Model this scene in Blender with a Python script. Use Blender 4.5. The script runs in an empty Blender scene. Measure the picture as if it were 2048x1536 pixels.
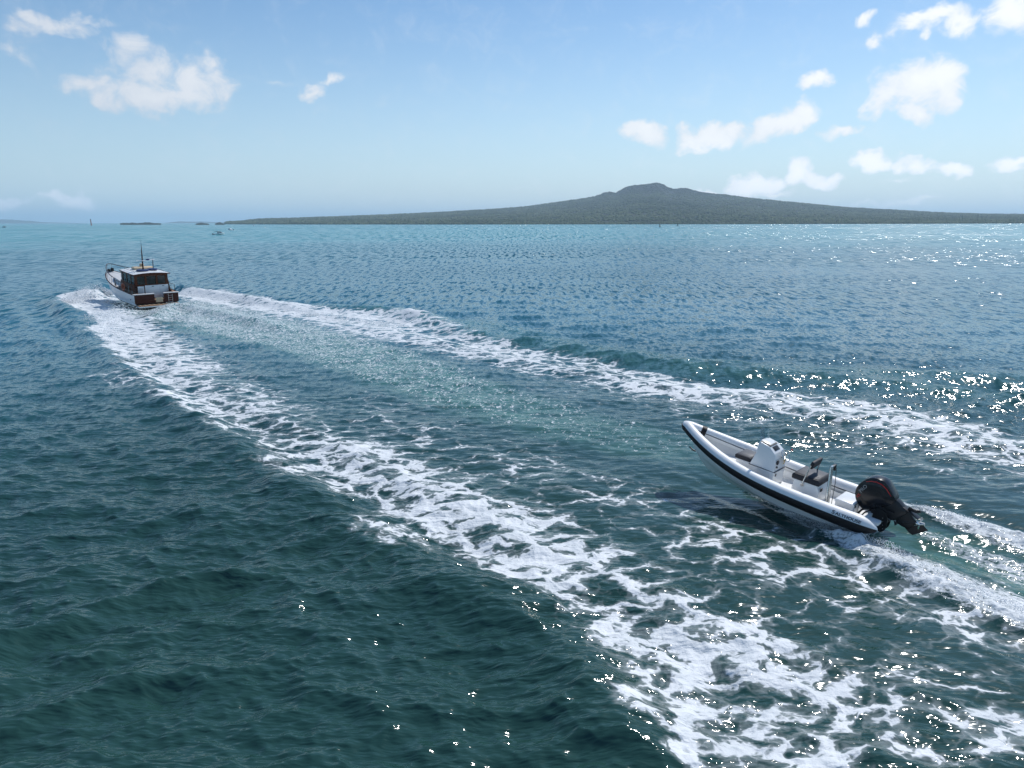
import bpy, bmesh, math, random
import numpy as np
from mathutils import Vector, Matrix

random.seed(7); rng = np.random.default_rng(11)
R = math.radians
SC = bpy.context.scene
COL = SC.collection

# ------------------------------------------------------------------ camera
F_PX, PITCH, ROLL, CAM_H = 1420.0, R(12.87), R(0.126), 7.5
cam_d = bpy.data.cameras.new('camera'); cam = bpy.data.objects.new('camera', cam_d); COL.objects.link(cam)
cam_d.sensor_width = 36; cam_d.lens = 36*F_PX/2048; cam_d.clip_start = 0.1; cam_d.clip_end = 200000
cam.matrix_world = Matrix.Translation((0, 0, CAM_H)) @ Matrix.Rotation(math.pi/2-PITCH, 4, 'X') @ Matrix.Rotation(-ROLL, 4, 'Z')
SC.camera = cam

def direction(px, py):
    u, v = px-1024, py-768
    c, s = math.cos(ROLL), math.sin(ROLL)
    u0, v0 = u*c-v*s, u*s+v*c
    return Vector((u0/F_PX, math.cos(PITCH)-v0/F_PX*math.sin(PITCH), -math.sin(PITCH)-v0/F_PX*math.cos(PITCH)))
def ground(px, py, z=0.0):
    d = direction(px, py); t = (z-CAM_H)/d.z
    return (d.x*t, d.y*t)
def azel(px, py):
    d = direction(px, py)
    return math.atan2(d.x, d.y), math.atan2(d.z, math.hypot(d.x, d.y))

# ------------------------------------------------------------------ node helper
class NT:
    def __init__(s, tree): s.t = tree; s.N = tree.nodes; s.L = tree.links
    def n(s, typ, inp=None, **kw):
        nd = s.N.new(typ)
        for k, v in kw.items(): setattr(nd, k, v)
        for k, v in (inp or {}).items():
            sk = nd.inputs[k]
            if isinstance(v, bpy.types.NodeSocket): s.L.new(v, sk)
            else: sk.default_value = v
        return nd
    def m(s, op, a, b=None, c=None, clamp=False):
        nd = s.N.new('ShaderNodeMath'); nd.operation = op; nd.use_clamp = clamp
        for i, v in enumerate((a, b, c)):
            if v is None: continue
            if isinstance(v, bpy.types.NodeSocket): s.L.new(v, nd.inputs[i])
            else: nd.inputs[i].default_value = v
        return nd.outputs[0]
    def rng(s, v, a, b, c=0.0, d=1.0, smooth=False):
        nd = s.n('ShaderNodeMapRange', interpolation_type='SMOOTHSTEP' if smooth else 'LINEAR')
        for k, x in zip(('Value', 'From Min', 'From Max', 'To Min', 'To Max'), (v, a, b, c, d)):
            if isinstance(x, bpy.types.NodeSocket): s.L.new(x, nd.inputs[k])
            else: nd.inputs[k].default_value = x
        return nd.outputs[0]
    def mix(s, f, a, b):
        nd = s.n('ShaderNodeMix', data_type='RGBA')
        for k, x in ((0, f), (6, a), (7, b)):
            if isinstance(x, bpy.types.NodeSocket): s.L.new(x, nd.inputs[k])
            else: nd.inputs[k].default_value = x if k == 0 else (*x[:3], 1)
        return nd.outputs[2]
    def noise(s, vec, scale, detail=4, rough=0.5, dist=0.0, dim='3D'):
        nd = s.n('ShaderNodeTexNoise', {'Scale': scale, 'Detail': detail, 'Roughness': rough, 'Distortion': dist}, noise_dimensions=dim)
        if vec is not None: s.L.new(vec, nd.inputs['Vector'])
        return nd
    def mapping(s, vec, loc=(0,0,0), rot=(0,0,0), sc=(1,1,1), typ='POINT'):
        nd = s.n('ShaderNodeMapping', {'Location': loc, 'Rotation': rot, 'Scale': sc}, vector_type=typ)
        s.L.new(vec, nd.inputs['Vector']); return nd.outputs[0]

# ------------------------------------------------------------------ sky and sun
SUN_AZ, SUN_EL = R(39), R(49)
world = bpy.data.worlds.new('World'); SC.world = world; world.use_nodes = True
wt = world.node_tree; wt.nodes.clear(); W = NT(wt)
sky = W.n('ShaderNodeTexSky', sky_type='NISHITA', sun_disc=False)
sky.sun_elevation = SUN_EL; sky.sun_rotation = SUN_AZ; sky.altitude = 0
sky.air_density = 1.0; sky.dust_density = 0.3; sky.ozone_density = 3.0
SKY_STRENGTH = 0.11
tc = W.n('ShaderNodeTexCoord').outputs['Generated']
sep = W.n('ShaderNodeSeparateXYZ', {'Vector': tc})
azn = W.m('ARCTAN2', sep.outputs[0], sep.outputs[1])
eln = W.m('ARCSINE', sep.outputs[2])
flat = W.n('ShaderNodeCombineXYZ', {'X': azn, 'Y': eln, 'Z': 0.0}).outputs[0]
wz = W.noise(flat, 22, 3, 0.55)
wz2 = W.n('ShaderNodeVectorMath', {0: wz.outputs['Color'], 1: (0.5, 0.5, 0.5)}, operation='SUBTRACT').outputs[0]
wz3 = W.n('ShaderNodeVectorMath', {0: wz2, 'Scale': 0.05}, operation='SCALE').outputs[0]
warp = W.n('ShaderNodeVectorMath', {0: flat, 1: wz3}, operation='ADD').outputs[0]
# cumulus puffs: x, y, half width, half height, tilt, weight
PUFFS = [(300,192,150,34,0,.88),(175,180,62,24,-16,.72),(252,98,48,50,25,.62),(385,165,82,46,0,.82),(428,124,40,24,30,.5),(300,140,95,44,0,.5),(235,135,60,30,40,.4),
 (112,54,95,24,8,.58),(58,40,50,18,10,.4),(178,34,60,14,12,.45),(618,180,42,18,25,.72),(662,150,34,11,18,.75),(30,100,60,24,0,.3),
 (1287,262,58,31,0,1),(1268,270,44,17,0,.8),(1425,268,78,32,8,1),(1380,275,36,26,30,.9),(1465,255,50,25,0,.85),(1558,250,84,32,22,1),(1612,226,36,29,20,1),(1675,259,44,17,0,.85),
 (1632,168,44,18,0,1),(1840,162,88,52,0,1.0),(1770,196,70,28,25,.9),(1830,218,28,34,0,.95),(1892,158,42,50,0,1),
 (1755,327,42,22,0,1.3),(1838,330,36,22,-8,1.1),(1908,336,42,19,-5,1.1),(2036,326,38,20,15,.85),(1508,368,64,26,0,1.35),(1600,344,38,32,25,1.35),(1645,360,52,18,0,1.2),
 (1430,386,66,10,0,.62),(1540,388,90,10,0,.55),(1870,42,95,22,5,.75),(1925,46,40,28,0,.75),(2026,24,60,42,10,1),(1740,32,24,16,20,.75),(1745,76,20,14,60,.42),
 (1720,408,100,12,0,.36),(1830,403,70,10,0,.3),(28,404,50,13,0,.6),(132,402,54,17,5,.62),(560,165,60,12,0,.25),(1800,362,60,10,0,.3)]
acc = None
for (x, y, rx, ry, tilt, w) in PUFFS:
    a, e = azel(x, y); k = 1/1430.0
    v = W.mapping(warp, (a, e, 0), (0, 0, R(tilt)), (rx*k, ry*k, 1), 'TEXTURE')
    g = W.n('ShaderNodeTexGradient', {'Vector': v}, gradient_type='SPHERICAL').outputs['Fac']
    g = W.m('MULTIPLY', g, w)
    acc = g if acc is None else W.m('SMOOTH_MAX', acc, g, 0.12)
puff = W.n('ShaderNodeCombineXYZ', {'X': azn, 'Y': W.m('MULTIPLY', eln, 1.25), 'Z': 0.3}).outputs[0]
fb = W.noise(puff, 26, 10, 0.66, 0.5).outputs['Fac']
fb2 = W.noise(puff, 14, 6, 0.6, 0.3).outputs['Fac']
dens = W.m('ADD', acc, W.m('MULTIPLY', W.m('SUBTRACT', fb, 0.47), 1.5))
dens = W.m('MULTIPLY', dens, W.rng(acc, 0.0, 0.22))
alpha = W.rng(dens, 0.02, 0.66, 0, 1, True)
lump = W.rng(W.m('ADD', dens, W.m('MULTIPLY', W.m('SUBTRACT', fb2, 0.5), 1.2)), 0.1, 1.1, 0.0, 1.0, True)
# clouds nearer the sun are whiter
sund = (math.sin(SUN_AZ)*math.cos(SUN_EL), math.cos(SUN_AZ)*math.cos(SUN_EL), math.sin(SUN_EL))
sdot = W.n('ShaderNodeVectorMath', {0: tc, 1: sund}, operation='DOT_PRODUCT').outputs['Value']
near = W.rng(sdot, 0.35, 0.85)
cl_a = W.mix(near, (0.62, 0.67, 0.75), (0.92, 0.95, 0.99))
cl_b = W.mix(near, (0.74, 0.77, 0.82), (1.08, 1.08, 1.08))
ccol = W.mix(lump, cl_a, cl_b)
low_ = W.rng(eln, 0.02, 0.11, 1.35, 1.0); lv_ = W.n('ShaderNodeCombineXYZ', {'X': low_, 'Y': low_, 'Z': low_}).outputs[0]
ccol = W.n('ShaderNodeVectorMath', {0: ccol, 1: lv_}, operation='MULTIPLY').outputs[0]
gain = W.n('ShaderNodeVectorMath', {0: sky.outputs[0], 1: (SKY_STRENGTH,)*3}, operation='MULTIPLY').outputs[0]
gain = W.n('ShaderNodeVectorMath', {0: gain, 1: (0.92, 0.985, 1.0)}, operation='MULTIPLY').outputs[0]
hs = W.n('ShaderNodeHueSaturation', {'Hue': 0.5, 'Saturation': 1.08, 'Value': 1.0, 'Color': gain}).outputs[0]
hz = W.mix(W.rng(sdot, 0.0, 0.8), (0.46, 0.62, 0.76), (0.68, 0.84, 0.93))
hs = W.mix(W.m('MULTIPLY', W.m('POWER', W.rng(eln, 0.0, 0.30, 1, 0), 1.6), 0.85), hs, hz)
fin = W.mix(W.m('MULTIPLY', alpha, 0.93), hs, ccol)
# same directions below the horizon keep the plain sky
bg = W.n('ShaderNodeBackground', {'Color': fin, 'Strength': 1.0})
wo = W.n('ShaderNodeOutputWorld', {'Surface': bg.outputs[0]})
world.cycles.sampling_method = 'MANUAL'; world.cycles.sample_map_resolution = 1024

sl = bpy.data.lights.new('sun', 'SUN'); sl.energy = 3.3; sl.angle = R(0.53); sl.color = (1.0, 0.975, 0.94)
sun = bpy.data.objects.new('sun', sl); COL.objects.link(sun)
sun.rotation_euler = Vector(sund).to_track_quat('Z', 'Y').to_euler()
SC.view_settings.view_transform = 'Standard'; SC.view_settings.look = 'None'
SC.view_settings.exposure = 0.10; SC.view_settings.gamma = 1.0
SC.render.engine = 'CYCLES'
SC.cycles.max_bounces = 8; SC.cycles.volume_bounces = 1; SC.cycles.caustics_reflective = False; SC.cycles.caustics_refractive = False
SC.cycles.sample_clamp_indirect = 4.0
SC.cycles.use_adaptive_sampling = False

# ------------------------------------------------------------------ numpy value noise
_lat = rng.random((256, 256)).astype(np.float32)
def vnoise(x, y, seed=0):
    x = x + seed*17.31; y = y - seed*9.77
    xi = np.floor(x).astype(np.int64); yi = np.floor(y).astype(np.int64)
    fx = x-xi; fy = y-yi; fx = fx*fx*(3-2*fx); fy = fy*fy*(3-2*fy)
    a = _lat[xi & 255, yi & 255]; b = _lat[(xi+1) & 255, yi & 255]; c = _lat[xi & 255, (yi+1) & 255]; d = _lat[(xi+1) & 255, (yi+1) & 255]
    return (a*(1-fx)+b*fx)*(1-fy)+(c*(1-fx)+d*fx)*fy
def fbm(x, y, oct=5, seed=0, gain=0.5):
    s = 0; a = 1; t = 0
    for i in range(oct):
        s = s+a*vnoise(x*2**i, y*2**i, seed+i*3.7); t += a; a *= gain
    return s/t
def sstep(x, a, b):
    t = np.clip((x-a)/(b-a), 0, 1); return t*t*(3-2*t)

# ------------------------------------------------------------------ object helpers
def tag(o, label=None, cat=None, group=None, kind=None):
    if label: o['label'] = label
    if cat: o['category'] = cat
    if group: o['group'] = group
    if kind: o['kind'] = kind
    return o
def empty(name, loc=(0, 0, 0)):
    o = bpy.data.objects.new(name, None); o.empty_display_size = 0.3; o.location = loc; COL.objects.link(o); return o
def np_mesh(name, V, faces, mat=None, smooth=True, parent=None, quad=True):
    me = bpy.data.meshes.new(name); n = 4 if quad else 3
    me.vertices.add(len(V)); me.vertices.foreach_set('co', np.ascontiguousarray(V, np.float32).ravel())
    nf = len(faces); me.loops.add(nf*n); me.loops.foreach_set('vertex_index', np.ascontiguousarray(faces, np.int32).ravel())
    me.polygons.add(nf); me.polygons.foreach_set('loop_start', np.arange(0, nf*n, n, dtype=np.int32))
    me.polygons.foreach_set('loop_total', np.full(nf, n, np.int32))
    me.polygons.foreach_set('use_smooth', np.full(nf, smooth)); me.update(calc_edges=True)
    if mat: me.materials.append(mat)
    o = bpy.data.objects.new(name, me); COL.objects.link(o); o.parent = parent
    return o
def grid_faces(nr, nc, wrap=False):
    i = np.arange(nr-1)[:, None]; j = np.arange(nc if wrap else nc-1)[None, :]
    a = i*nc+j; b = i*nc+(j+1) % nc
    return np.stack([a, b, b+nc, a+nc], -1).reshape(-1, 4)

class MB:
    """collects shapes, builds one mesh object"""
    def __init__(s): s.bm = bmesh.new()
    def box(s, c, d, rot=None, bevel=0.0, seg=2, taper=None):
        b = bmesh.new(); bmesh.ops.create_cube(b, size=1)
        for v in b.verts:
            v.co = Vector((v.co.x*d[0], v.co.y*d[1], v.co.z*d[2]))
            if taper and v.co.z > 0: v.co.x *= taper[0]; v.co.y *= taper[1]
        if bevel: bmesh.ops.bevel(b, geom=b.edges[:], offset=bevel, segments=seg, affect='EDGES', profile=0.6)
        s._add(b, c, rot); return s
    def _add(s, b, c=(0, 0, 0), rot=None):
        M = Matrix.Translation(c)
        if rot is not None: M = M @ (rot.to_4x4() if isinstance(rot, Matrix) else Matrix.Rotation(rot[2], 4, 'Z') @ Matrix.Rotation(rot[1], 4, 'Y') @ Matrix.Rotation(rot[0], 4, 'X'))
        b.transform(M)
        me = bpy.data.meshes.new('t'); b.to_mesh(me); b.free(); s.bm.from_mesh(me); bpy.data.meshes.remove(me)
    def prism(s, pts, y0, y1, bevel=0.0, seg=2, taper=None, rnd=None):
        """side profile pts (x,z) extruded across y; taper(x,z)->scale of y"""
        b = bmesh.new(); A = []; B = []
        for (x, z) in pts:
            k = taper(x, z) if taper else 1.0
            A.append(b.verts.new((x, y0*k, z))); B.append(b.verts.new((x, y1*k, z)))
        b.faces.new(A); b.faces.new(B[::-1]); n = len(pts)
        for i in range(n): b.faces.new((A[(i+1) % n], A[i], B[i], B[(i+1) % n]))
        bmesh.ops.recalc_face_normals(b, faces=b.faces[:])
        if bevel: bmesh.ops.bevel(b, geom=b.edges[:], offset=bevel, segments=seg, affect='EDGES', profile=0.6)
        s._add(b); return s
    def tube(s, pts, r, n=8, cap=True, closed=False):
        pts = [Vector(p) for p in pts]; rs = r if isinstance(r, (list, tuple)) else [r]*len(pts)
        rings = []; up = None; N = len(pts)
        for i, p in enumerate(pts):
            if closed: d = pts[(i+1) % N]-pts[i-1]
            else: d = pts[min(i+1, N-1)]-pts[max(i-1, 0)]
            d.normalize()
            if up is None:
                up = Vector((0, 0, 1)) if abs(d.z) < 0.9 else Vector((1, 0, 0))
            side = d.cross(up).normalized(); up = side.cross(d).normalized()
            rings.append([s.bm.verts.new(p+(side*math.cos(a)+up*math.sin(a))*rs[i]) for a in [2*math.pi*k/n for k in range(n)]])
        M = N if closed else N-1
        for i in range(M):
            A, B = rings[i], rings[(i+1) % N]
            for k in range(n): s.bm.faces.new((A[k], A[(k+1) % n], B[(k+1) % n], B[k]))
        if cap and not closed: s.bm.faces.new(rings[0][::-1]); s.bm.faces.new(rings[-1])
        return s
    def cyl(s, c, r, h, axis='Z', n=20, r2=None, bevel=0.0):
        b = bmesh.new(); bmesh.ops.create_cone(b, cap_ends=True, segments=n, radius1=r, radius2=r if r2 is None else r2, depth=h)
        if bevel: bmesh.ops.bevel(b, geom=[e for e in b.edges if abs(e.verts[0].co.z-e.verts[1].co.z) < 1e-6], offset=bevel, segments=2, affect='EDGES')
        rot = {'Z': (0, 0, 0), 'X': (0, math.pi/2, 0), 'Y': (math.pi/2, 0, 0)}[axis] if isinstance(axis, str) else axis
        s._add(b, c, rot); return s
    def ball(s, c, r, sc=(1, 1, 1), rot=None, sub=2):
        b = bmesh.new(); bmesh.ops.create_icosphere(b, subdivisions=sub, radius=r)
        for v in b.verts: v.co = Vector((v.co.x*sc[0], v.co.y*sc[1], v.co.z*sc[2]))
        s._add(b, c, rot); return s
    def loft(s, rings, closed=False, cap=True):
        rr = [[s.bm.verts.new(p) for p in r] for r in rings]; n = len(rr[0])
        for A, B in zip(rr, rr[1:]):
            for k in range(n if closed else n-1): s.bm.faces.new((A[k], A[(k+1) % n], B[(k+1) % n], B[k]))
        if cap and closed: s.bm.faces.new(rr[0][::-1]); s.bm.faces.new(rr[-1])
        return s
    def poly(s, pts): s.bm.faces.new([s.bm.verts.new(p) for p in pts]); return s
    def build(s, name, mat, parent=None, smooth=True, recalc=True, weld=False):
        if weld: bmesh.ops.remove_doubles(s.bm, verts=s.bm.verts[:], dist=0.0008)
        if recalc: bmesh.ops.recalc_face_normals(s.bm, faces=s.bm.faces[:])
        me = bpy.data.meshes.new(name); s.bm.to_mesh(me); s.bm.free()
        me.polygons.foreach_set('use_smooth', [smooth]*len(me.polygons))
        if smooth:
            try: me.set_sharp_from_angle(angle=R(38))
            except Exception: pass
        me.materials.append(mat)
        o = bpy.data.objects.new(name, me); COL.objects.link(o); o.parent = parent
        return o

def mat(name, col, rough=0.5, metal=0.0, var=0.08, vscale=6.0, bump=0.0, bscale=30.0, spec=0.5, coat=0.0, dirt=None, stretch=(1, 1, 1), ior=1.45, trans=0.0, alpha=1.0):
    m = bpy.data.materials.new(name); m.use_nodes = True; t = NT(m.node_tree); t.N.clear()
    oc = t.n('ShaderNodeTexCoord').outputs['Object']; oc = t.mapping(oc, sc=stretch)
    nz = t.noise(oc, vscale, 5, 0.6).outputs['Fac']
    lo = tuple(c*(1-var) for c in col); hi = tuple(min(1, c*(1+var)) for c in col)
    c = t.mix(nz, lo, hi)
    if dirt:
        f = t.rng(t.noise(oc, vscale*0.7, 6, 0.65, 0.4).outputs['Fac'], 0.52, 0.75)
        c = t.mix(t.m('MULTIPLY', f, dirt[1]), c, dirt[0])
    p = t.n('ShaderNodeBsdfPrincipled', {'Base Color': c, 'Metallic': metal, 'Specular IOR Level': spec, 'Coat Weight': coat, 'Coat Roughness': 0.08, 'IOR': ior, 'Transmission Weight': trans, 'Alpha': alpha})
    t.L.new(t.rng(nz, 0.2, 0.8, rough*0.8, min(1, rough*1.2)), p.inputs['Roughness'])
    if bump:
        b = t.n('ShaderNodeBump', {'Height': t.noise(oc, bscale, 4, 0.6).outputs['Fac'], 'Strength': 0.6, 'Distance': bump})
        t.L.new(b.outputs[0], p.inputs['Normal'])
    t.n('ShaderNodeOutputMaterial', {'Surface': p.outputs[0]})
    return m

M = dict(
 tube=mat('tube_fabric', (0.86, 0.86, 0.845), 0.42, var=0.04, bump=0.004, bscale=4, dirt=((0.62, 0.63, 0.62), 0.25)),
 gel=mat('white_gelcoat', (0.85, 0.85, 0.84), 0.25, var=0.03, coat=0.3),
 liner=mat('deck_liner', (0.74, 0.74, 0.72), 0.5, var=0.05, bump=0.003, bscale=60, dirt=((0.5, 0.5, 0.48), 0.3)),
 black=mat('black_rubber', (0.006, 0.006, 0.008), 0.6, var=0.2),
 plastic=mat('black_plastic', (0.016, 0.016, 0.018), 0.35, var=0.2),
 cowl=mat('engine_gloss', (0.008, 0.008, 0.010), 0.22, var=0.2, spec=0.35, coat=0.15, bump=0.002, bscale=5),
 leg=mat('engine_leg', (0.011, 0.011, 0.012), 0.35, var=0.25, bump=0.004, bscale=14),
 red=mat('red_trim', (0.45, 0.012, 0.015), 0.3),
 grey=mat('grey_lettering', (0.24, 0.25, 0.26), 0.4),
 navy=mat('dark_lettering', (0.03, 0.035, 0.05), 0.4),
 charcoal=mat('charcoal_vinyl', (0.016, 0.017, 0.024), 0.6, bump=0.004, bscale=40),
 greyvinyl=mat('grey_vinyl', (0.07, 0.075, 0.09), 0.6, bump=0.003, bscale=40),
 steel=mat('stainless', (0.62, 0.62, 0.60), 0.22, metal=1.0),
 yellow=mat('yellow_cord', (0.65, 0.42, 0.08), 0.5),
 seam=mat('seam_tape', (0.08, 0.085, 0.10), 0.6),
 mahog=mat('varnished_mahogany', (0.055, 0.013, 0.007), 0.5, var=0.35, vscale=5, stretch=(0.5, 0.5, 8), spec=0.25),
 teak=mat('teak', (0.30, 0.17, 0.10), 0.6, var=0.3, vscale=9, stretch=(1, 6, 1)),
 wood=mat('cabin_wood', (0.10, 0.028, 0.011), 0.5, var=0.3, vscale=6, stretch=(1, 1, 5), spec=0.25),
 paint=mat('white_paint', (0.76, 0.77, 0.77), 0.35, var=0.04, dirt=((0.55, 0.56, 0.55), 0.3), vscale=1.6),
 deck=mat('pale_deck_paint', (0.60, 0.60, 0.60), 0.6, var=0.06),
 cream=mat('cream_canvas', (0.55, 0.44, 0.30), 0.8, var=0.1),
 blue=mat('blue_cover', (0.03, 0.06, 0.16), 0.6, var=0.2),
 boot=mat('antifouling', (0.02, 0.03, 0.035), 0.5, var=0.3),
 orange=mat('orange_ring', (0.42, 0.11, 0.05), 0.5),
 glass=mat('tinted_glass', (0.004, 0.010, 0.009), 0.05, var=0.3, spec=0.5),
)
def screen_mat():
    m = bpy.data.materials.new('clear_acrylic'); m.use_nodes = True; t = NT(m.node_tree); t.N.clear()
    tr = t.n('ShaderNodeBsdfTransparent', {'Color': (0.86, 0.92, 0.94, 1)})
    gl = t.n('ShaderNodeBsdfGlossy', {'Roughness': 0.05, 'Color': (0.9, 0.95, 1, 1)})
    lw = t.n('ShaderNodeLayerWeight', {'Blend': 0.25})
    mx = t.n('ShaderNodeMixShader', {0: t.rng(lw.outputs['Fresnel'], 0, 1, 0.1, 0.8), 1: tr.outputs[0], 2: gl.outputs[0]})
    t.n('ShaderNodeOutputMaterial', {'Surface': mx.outputs[0]}); return m
M['screen'] = screen_mat()
# ------------------------------------------------------------------ poses of the two boats (world space)
def pose(x, y, z, heading, pitch, roll, s=1.0):
    h, p, r = R(heading), R(pitch), R(roll)
    Fw = Vector((-math.sin(h)*math.cos(p), math.cos(h)*math.cos(p), math.sin(p)))
    S = Vector((math.cos(h), math.sin(h), 0)); U = S.cross(Fw); P = -S
    P2 = P*math.cos(r)+U*math.sin(r); U2 = U*math.cos(r)-P*math.sin(r)
    m = Matrix((Fw, P2, U2)).transposed().to_4x4()
    return Matrix.Translation((x, y, z)) @ m @ Matrix.Scale(s, 4)
RIB_M = pose(8.798, 16.276, 0.0, 44.48, 5.68, -0.66, 0.8688)
LAUNCH_M = pose(-32.73, 65.58, 0.0, 45.3, 3.5, -0.3)

# ------------------------------------------------------------------ water
PX = 0.72/710.0
vv = np.arange(0.565, -0.229, -PX*1.0)                       # vertical tangent steps
th = np.arctan(vv)+PITCH; th = th[th > R(0.02)]
rr = CAM_H/np.tan(th); rr = rr[rr < 3000]
rr = np.concatenate([[0.01, 1.5, 3, 4.5, 5.6, 6.3, 6.8], rr[rr > 7.0], np.geomspace(rr[-1]*1.1, 34000, 26)])
dz = np.concatenate([np.arange(-180, -60, 5.0), np.arange(-60, -41, 0.8), np.arange(-41, 41, math.degrees(PX)), np.arange(41, 60, 0.8), np.arange(60, 180, 5.0)])
A_ = np.radians(dz)
NR, NC = len(rr), len(A_)
Rg, Ag = np.meshgrid(rr, A_, indexing='ij')
X = (Rg*np.sin(Ag)).ravel().astype(np.float32); Y = (Rg*np.cos(Ag)).ravel().astype(np.float32)
dr = np.gradient(rr); dl = np.gradient(A_)
DR = np.repeat(dr, NC).astype(np.float32); DL = (rr[:, None]*dl[None, :]).ravel().astype(np.float32)
sA, cA = np.sin(Ag).ravel().astype(np.float32), np.cos(Ag).ravel().astype(np.float32)
Z = np.zeros_like(X); HX = np.zeros_like(X); HY = np.zeros_like(X)
near_n = (rr < 900).sum()*NC
wrng = np.random.default_rng(5)
NW = 190
for i in range(NW):
    lam = math.exp(wrng.uniform(math.log(0.16), math.log(6.0))) if i % 3 else math.exp(wrng.uniform(math.log(0.18), math.log(1.2)))
    ang = R(-100)+wrng.normal(0, R(42)) if lam < 4 else R(-75)+wrng.normal(0, R(28))
    kx, ky = math.cos(ang), math.sin(ang); k = 2*math.pi/lam
    slope = 0.025*(1.0 if lam < 1.3 else (1.3/lam)**0.45); a = slope/k; ph = wrng.uniform(0, 6.283)
    x, y = X[:near_n], Y[:near_n]
    dirr = np.abs(kx*sA[:near_n]+ky*cA[:near_n]); dirl = np.sqrt(np.clip(1-dirr*dirr, 0, 1))
    sp = dirr*DR[:near_n]+dirl*DL[:near_n]
    w = np.clip((lam/np.maximum(sp, 1e-4)-3.0)/3.0, 0, 1)*a
    # patches of stronger and weaker chop
    q = k*(kx*x+ky*y)+ph+1.3*np.sin(0.11*k*(-ky*x+kx*y)+ph*2)
    Z[:near_n] += w*np.cos(q); HX[:near_n] -= w*kx*np.sin(q)*0.75; HY[:near_n] -= w*ky*np.sin(q)*0.75
gust = (0.75+0.6*fbm(X/14, Y/14, 3, 2)).astype(np.float32)
Z *= gust; HX *= gust; HY *= gust

def strip(stations, pick=None):
    """stations: (ax, ay, bx, by, value, ...) in photograph points on the water -> centre line, half widths, values (metres)"""
    A = np.array([ground(s[0], s[1]) for s in stations]); B = np.array([ground(s[2], s[3]) for s in stations])
    return (A+B)/2, np.hypot(*(B-A).T)/2, np.array([s[4:] for s in stations], float), A, B
def along(C, HWmax, n0=None):
    """nearest point of the polyline C for every vertex close to it"""
    lo = C.min(0)-HWmax; hi = C.max(0)+HWmax
    idx = np.nonzero((X > lo[0]) & (X < hi[0]) & (Y > lo[1]) & (Y < hi[1]))[0]
    x, y = X[idx], Y[idx]; best = np.full(len(idx), 1e9); T = np.zeros(len(idx)); S = np.zeros(len(idx)); E = np.zeros(len(idx))
    for i in range(len(C)-1):
        d = C[i+1]-C[i]; L = np.hypot(*d); d = d/L
        rx, ry = x-C[i, 0], y-C[i, 1]; tt = (rx*d[0]+ry*d[1])/L; tc = np.clip(tt, 0, 1)
        ex, ey = rx-tc*L*d[0], ry-tc*L*d[1]; dist = np.hypot(ex, ey); m = dist < best
        best[m] = dist[m]; T[m] = i+tc[m]; S[m] = (np.sign(d[0]*ry-d[1]*rx)*dist)[m]
        over = np.zeros(len(idx))
        if i == 0: over = np.maximum(over, -tt*L)
        if i == len(C)-2: over = np.maximum(over, (tt-1)*L)
        E[m] = over[m]
    return idx, T, S, E
def interp(T, v): return np.interp(T, np.arange(len(v)), v)

FOAM = np.zeros_like(X); STREAK = np.zeros_like(X); AER_GLOW = np.zeros_like(X); SPK = np.zeros_like(X)
wobx = (fbm(X/2.2, Y/2.2, 4, 5)-0.5).astype(np.float32); wob2 = (fbm(X/7.0, Y/7.0, 3, 9)-0.5).astype(np.float32)
def band(target, stations, softA=0.25, softB=0.6, endf=2.0, wob=0.5):
    C, HW, V, A, B = strip(stations)
    idx, T, S, E = along(C, HW.max()*1.3)
    if not len(idx): return
    d = C[1]-C[0]; sgn = np.sign(d[0]*(B[0]-A[0])[1]-d[1]*(B[0]-A[0])[0])   # side of B
    u = S*sgn/interp(T, HW)+wob*(wobx[idx]+wob2[idx]*0.8)
    f = sstep(u, -1-softA*0.3, -1+softA*1.7)*(1-sstep(u, 1-softB*1.7, 1+softB*0.3))
    f = f*interp(T, V[:, 0])*(1-sstep(E, 0, endf))
    target[idx] = np.maximum(target[idx], f.astype(np.float32))
def ridge(points, width, height, endf=4.0, green=0.0):
    C = np.array([ground(*p[:2]) for p in points]); wd = np.array([p[2] if len(p) > 2 else 1.0 for p in points])
    idx, T, S, E = along(C, width*4)
    s = S/width; k = interp(T, wd)*height*(1-sstep(E, 0, endf))*(1+0.6*wob2[idx]+0.3*wobx[idx])
    if green: AER_GLOW[idx] = np.maximum(AER_GLOW[idx], (green*k/height*np.exp(-(s+.3)**2*0.8)).astype(np.float32))  # light shining through the crest, painted as a green tint
    Z[idx] += (k*(np.exp(-s*s*1.4)-0.38*np.exp(-(np.abs(s)-1.9)**2*1.1))).astype(np.float32)

# port side bow wave of the launch: outer edge, inner edge, density
band(FOAM, [(142,600,232,582,1.0),(156,622,264,612,1.0),(175,650,345,640,.96),(178,690,420,672,.85),(230,742,520,722,.74),(300,790,620,770,.66),(395,842,740,822,.64),(500,905,850,862,.66),
            (610,968,960,915,.74),(720,1040,1080,960,.78),(850,1100,1200,1030,.78),(975,1178,1330,1090,.76),(1090,1252,1450,1150,.74),(1195,1345,1680,1210,.76),(1260,1440,1880,1290,.76),(1340,1560,2120,1400,.76)], .18, .62, 1.5, .55)
band(FOAM, [(540,815,900,770,.34),(700,900,1060,850,.42),(880,960,1250,930,.46),(1080,1030,1450,1000,.50),(1260,1120,1680,1070,.58),(1450,1200,1980,1130,.62),(1700,1300,2250,1180,.62)], .5, .6, 3, .6)
band(FOAM, [(485,925,640,900,.55),(520,965,700,925,.6)], .3, .5, 1.0, .9)
band(FOAM, [(668,1035,800,1000,.5),(690,1098,830,1040,.62),(760,1110,900,1080,.45)], .3, .5, .6, .8)
band(FOAM, [(140,752,300,742,.5),(210,775,420,762,.5)], .3, .5, 1, .9)
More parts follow.
